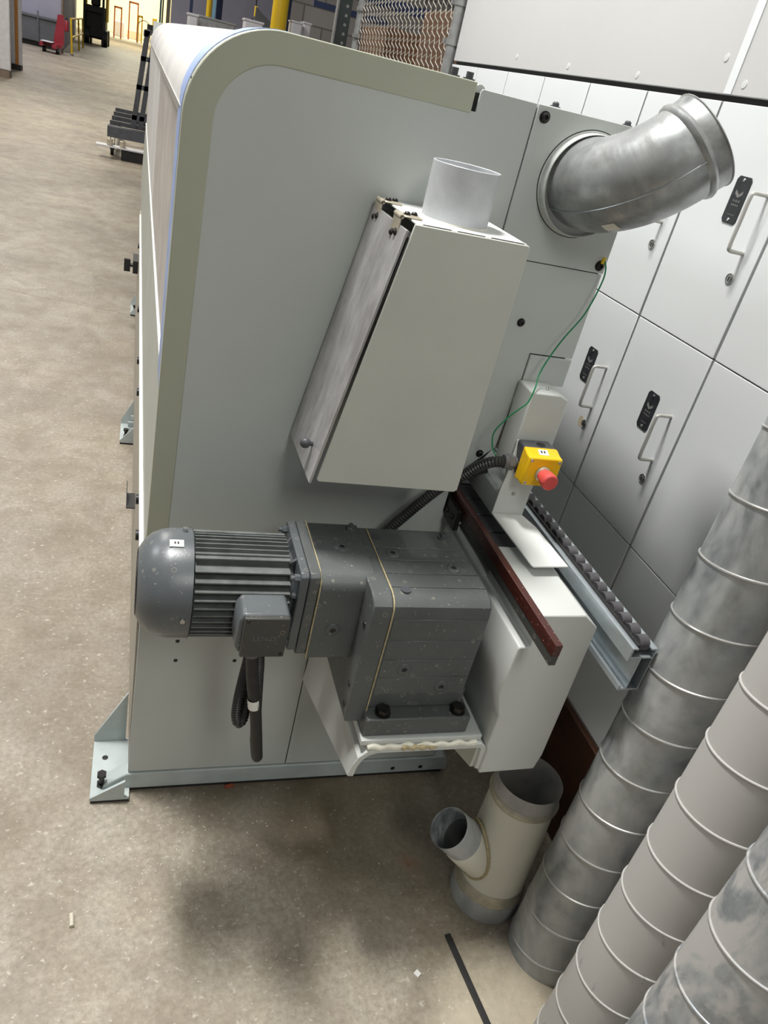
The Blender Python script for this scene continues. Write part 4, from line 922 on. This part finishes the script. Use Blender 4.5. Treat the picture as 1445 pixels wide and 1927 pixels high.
# ================================================================== CART AND THE WAREHOUSE AISLE
ct = thing('a_frame_cart', 'dark grey steel A frame sheet cart on castors in the aisle left of the machine', 'cart', (-0.1, 9.6, 0))
for k in range(5):
    yy = 9.25 + 0.55 * k
    put('cross_bar', MB().box(-0.42, 0.55, yy, yy + 0.05, 0.27 - 0.0 * k, 0.32), 'greysteel', ct)
put('base_rail', MB().box(-0.42, -0.37, 9.25, 11.6, 0.21, 0.27).box(0.50, 0.55, 9.25, 11.6, 0.21, 0.27), 'greysteel', ct)
put('front_plate', MB().box(-0.42, 0.5, 9.2, 9.24, 0.20, 0.315), 'greysteel', ct)
for k, yy in enumerate((9.35, 9.95, 10.55, 11.15)):
    for s in (0, 1, 2, 3):
        x0 = -0.17 + 0.085 * s
        put('upright', MB().prism([(x0, 0.32), (x0 + 0.055, 0.32), (x0 + 0.055 + 0.11, 1.36), (x0 + 0.11, 1.36)], 'y', yy, yy + 0.05), 'greysteel', ct)
for zz in (0.42, 0.75, 1.05, 1.32):
    xx = -0.17 + 0.11 * (zz - 0.32) / 1.04
    put('rung', MB().box(xx, xx + 0.24, 9.35, 9.40, zz, zz + 0.05), 'greysteel', ct)
put('side_rail', MB().box(-0.075, -0.02, 9.35, 11.2, 1.30, 1.36), 'greysteel', ct)
for (x, y) in ((-0.36, 9.28), (0.3, 9.3), (-0.36, 11.5), (0.3, 11.5)):
    cs = put('castor', MB().cyl((x - 0.018, y, 0.062), (x + 0.018, y, 0.062), 0.062, n=20), 'black', ct)
    put('castor_fork', MB().box(x - 0.026, x - 0.020, y - 0.03, y + 0.03, 0.06, 0.21).box(x + 0.020, x + 0.026, y - 0.03, y + 0.03, 0.06, 0.21), 'greysteel', cs)
put('drum', MB().cyl((0.03, 11.9, 1.30), (0.03, 11.9, 1.42), 0.09, n=20), 'black', ct)
wb = tag(put('white_board', MB().box(-0.53, 0.25, 8.95, 9.13, 0.118, 0.132, Matrix.Translation((0, 0, 0))), 'whitegoods'), 'thin white board lying across low blocks in front of the cart', 'board')
bl = tag(put('block_support', MB().box(-0.25, 0.1, 8.97, 9.12, 0.0, 0.117), 'blackmast'), 'dark block carrying the thin white board by the cart', 'block')
for k, (x, lab) in enumerate(((-0.38, 'left one of two round pale lids on the white board by the cart'), (-0.24, 'right one of two round pale lids on the white board by the cart'))):
    tag(put('jar_lid', MB().cyl((x, 9.03, 0.132), (x, 9.03, 0.20), 0.035, n=20), 'hinge', bevel=0.006), lab, 'knob')
# panel stack at far left
b = thing('wall_panel', 'tall white panel on a low skid, nearest of the upright panels at left edge', 'panel', (-2.7, 16.4, 0), 'tall white panels at the left edge')
put('sheet', MB().box(-3.30, -2.43, 16.2, 16.28, 0.12, 3.4), 'whitegoods', b, bevel=0.02); put('skid', MB().box(-3.2, -2.45, 16.15, 16.45, 0, 0.12), 'brownpole', b)
b = thing('wall_panel', 'tall white panel with orange edge strip, farther of the upright panels at left edge', 'panel', (-2.8, 18.8, 0), 'tall white panels at the left edge')
put('sheet', MB().box(-3.6, -2.665, 18.5, 18.58, 0.10, 3.4), 'whitegoods', b, bevel=0.01)
put('orange_strip', MB().box(-2.665, -2.60, 18.5, 18.58, 0.10, 3.4), 'orangetrim', b); put('white_edge', MB().box(-2.60, -2.54, 18.5, 18.58, 0.10, 3.4), 'whitegoods', b)
put('skid', MB().box(-3.2, -2.55, 18.45, 18.7, 0, 0.10), 'blackmast', b)
bn = thing('scrap_bin', 'long grey steel bin against the violet grey wall at upper left', 'bin', (-3.6, 30, 0))
put('bin_body', MB().box(-5.6, -2.93, 29.4, 30.3, 0.14, 0.80), 'greybin', bn, bevel=0.02)
put('rim', MB().box(-5.65, -2.90, 29.36, 30.34, 0.80, 0.86), 'greybin', bn); put('post', MB().box(-3.50, -3.46, 29.35, 29.39, 0.14, 1.0), 'greybin', bn)
put('undercarriage', MB().box(-5.5, -2.98, 29.5, 30.2, 0.0, 0.14), 'black', bn)
pj = thing('pallet_truck', 'red hand pallet truck with upright red back frame by the grey bin', 'pallet truck', (-2.85, 28, 0))
put('fork', MB().box(-3.20, -3.10, 27.2, 28.1, 0.16, 0.25).box(-2.85, -2.72, 27.2, 28.1, 0.14, 0.24), 'redpaint', pj)
put('deck', MB().box(-3.2, -2.62, 27.8, 28.3, 0.17, 0.27), 'redpaint', pj)
put('back_frame', MB().prism([(-2.92, 0.25), (-2.60, 0.25), (-2.61, 1.05), (-2.79, 1.05)], 'y', 28.25, 28.32), 'redpaint', pj)
for x in (-3.1, -2.72): put('wheel', MB().cyl((x - 0.05, 27.6, 0.08), (x + 0.05, 27.6, 0.08), 0.08, n=16), 'black', pj)
tag(put('white_sheet', MB().box(-3.18, -2.85, 27.3, 28.0, 0.275, 0.29), 'whitegoods'), 'small white sheet lying on the red pallet truck', 'sheet')
tag(put('steel_pipe', MB().cyl((-2.70, 28.6, 0.0), (-2.66, 28.6, 4.0), 0.045, n=14), 'brownpole'), 'thin brownish pole rising behind the red pallet truck', 'pole')
fe = thing('fire_extinguisher', 'red fire extinguisher on the wall beside the brownish pole', 'extinguisher', (-2.60, 29, 0.63))
put('cylinder', MB().lathe((-2.60, 29.0, 0.62), (0, 0, 1), [(0, 0.05), (0.02, 0.065), (0.26, 0.065), (0.31, 0.03), (0.33, 0.02)], n=20, caps=(True, True)), 'redpaint', fe)
put('valve', MB().box(-2.63, -2.57, 28.97, 29.03, 0.94, 0.99), 'black', fe)
gr = thing('guard_rail', 'yellow tubular guard rail at the wall corner near the forklift', 'guard rail', (-2.4, 28.6, 0))
for y, x in ((28.6, -2.40), (33.0, -2.52), (36.0, -2.60)):
    put('post', MB().cyl((x, y, 0.0), (x - 0.04, y, 1.02), 0.03, n=12), 'yellowpost', gr)
put('rail', MB().cyl((-2.44, 28.6, 1.0), (-2.64, 36, 1.0), 0.03, n=12).cyl((-2.42, 28.6, 0.5), (-2.62, 36, 0.5), 0.03, n=12), 'yellowpost', gr)
put('post_base', MB().cyl((-2.40, 28.6, 0.0), (-2.40, 28.6, 0.05), 0.07, 0.04, n=12), 'greybin', gr)
fk = thing('forklift', 'black and yellow forklift standing at the opening to the bright room', 'forklift', (-2.5, 42, 0))
put('mast', MB().box(-3.05, -2.95, 42, 42.2, 0.05, 3.4).box(-2.25, -2.15, 42, 42.2, 0.05, 3.4).box(-3.0, -2.2, 42.02, 42.15, 1.3, 1.5).box(-3.0, -2.2, 42.02, 42.15, 2.6, 2.8), 'blackmast', fk)
put('body', MB().box(-3.0, -2.1, 42.3, 44.3, 0.25, 1.55), 'blackmast', fk, bevel=0.08)
put('overhead_guard', MB().box(-3.0, -2.05, 42.6, 44.2, 2.1, 2.2).box(-2.10, -2.02, 42.6, 42.7, 1.5, 2.1).box(-3.0, -2.92, 42.6, 42.7, 1.5, 2.1), 'yellowpost', fk)
put('side_panel', MB().box(-2.12, -2.02, 42.5, 43.6, 1.0, 2.2), 'yellowpost', fk)
for (x, y) in ((-2.12, 42.35), (-2.9, 42.35), (-2.12, 44.0), (-2.9, 44.0)):
    put('wheel', MB().cyl((x - 0.13, y, 0.34), (x + 0.13, y, 0.34), 0.34, n=24), 'black', fk)
put('seat', MB().box(-2.8, -2.4, 43.2, 43.7, 1.55, 2.0), 'black', fk, bevel=0.06)
# door post group at the right of the opening
tag(put('steel_post', MB().box(0.24, 0.34, 45, 45.15, 0, 6), 'lightblue'), 'light blue post at the right edge of the bright opening', 'post')
tag(put('steel_post', MB().box(0.36, 0.43, 45.2, 45.3, 0, 6), 'black'), 'black post next to the light blue one by the bright opening', 'post')
tag(put('round_column', MB().cyl((0.64, 44, 0), (0.64, 44, 6), 0.09, n=20), 'hinge'), 'pale beige round column right of the black post', 'column')
# things in the bright room
def rackframe(label, x0, x1, z1, y, mt):
    t = thing('goods_rack', label, 'rack', ((x0 + x1) / 2, y, 0), 'coloured frames in the bright room')
    for x in (x0, x1): put('post', MB().box(x - 0.045, x + 0.045, y, y + 0.1, 0, z1), mt, t)
    put('beam', MB().box(x0, x1, y, y + 0.1, z1 - 0.12, z1), mt, t)
rackframe('orange frame in the bright room nearest the forklift', -2.60, -2.15, 1.9, 64, 'orange')
rackframe('tall orange frame in the middle of the bright room', -1.75, -1.15, 2.45, 68, 'orange')
rackframe('yellow frame right of the orange frames in the bright room', -1.05, -0.80, 1.7, 66, 'yellowpost')
tag(put('round_column', MB().cyl((0.05, 60, 0), (0.05, 60, 1.7), 0.14, n=20), 'yellowpost'), 'short yellow bollard near the right edge of the bright opening', 'bollard')
tag(put('hose_hoop', MB().tube([(-0.62 + 0.42 * math.cos(PI * k / 16), 63.0, 0.95 + 0.50 * math.sin(PI * k / 16)) for k in range(17)], 0.025, 8).box(-1.06, -1.02, 62.97, 63.03, 0, 0.95).box(-0.22, -0.18, 62.97, 63.03, 0, 0.95), 'brownpole'), 'thin brown hoop standing in the bright room', 'hoop')
tag(put('storage_crate', MB().box(-2.9, -2.1, 70, 71, 0, 1.0), 'whitegoods', bevel=0.03), 'white crate at the foot of the nearest orange frame', 'crate')
tag(put('storage_crate', MB().box(-1.95, -0.9, 72, 73, 0.0, 0.6), 'pinkwood', bevel=0.03), 'low brownish pallet load in the middle of the bright room', 'crate')
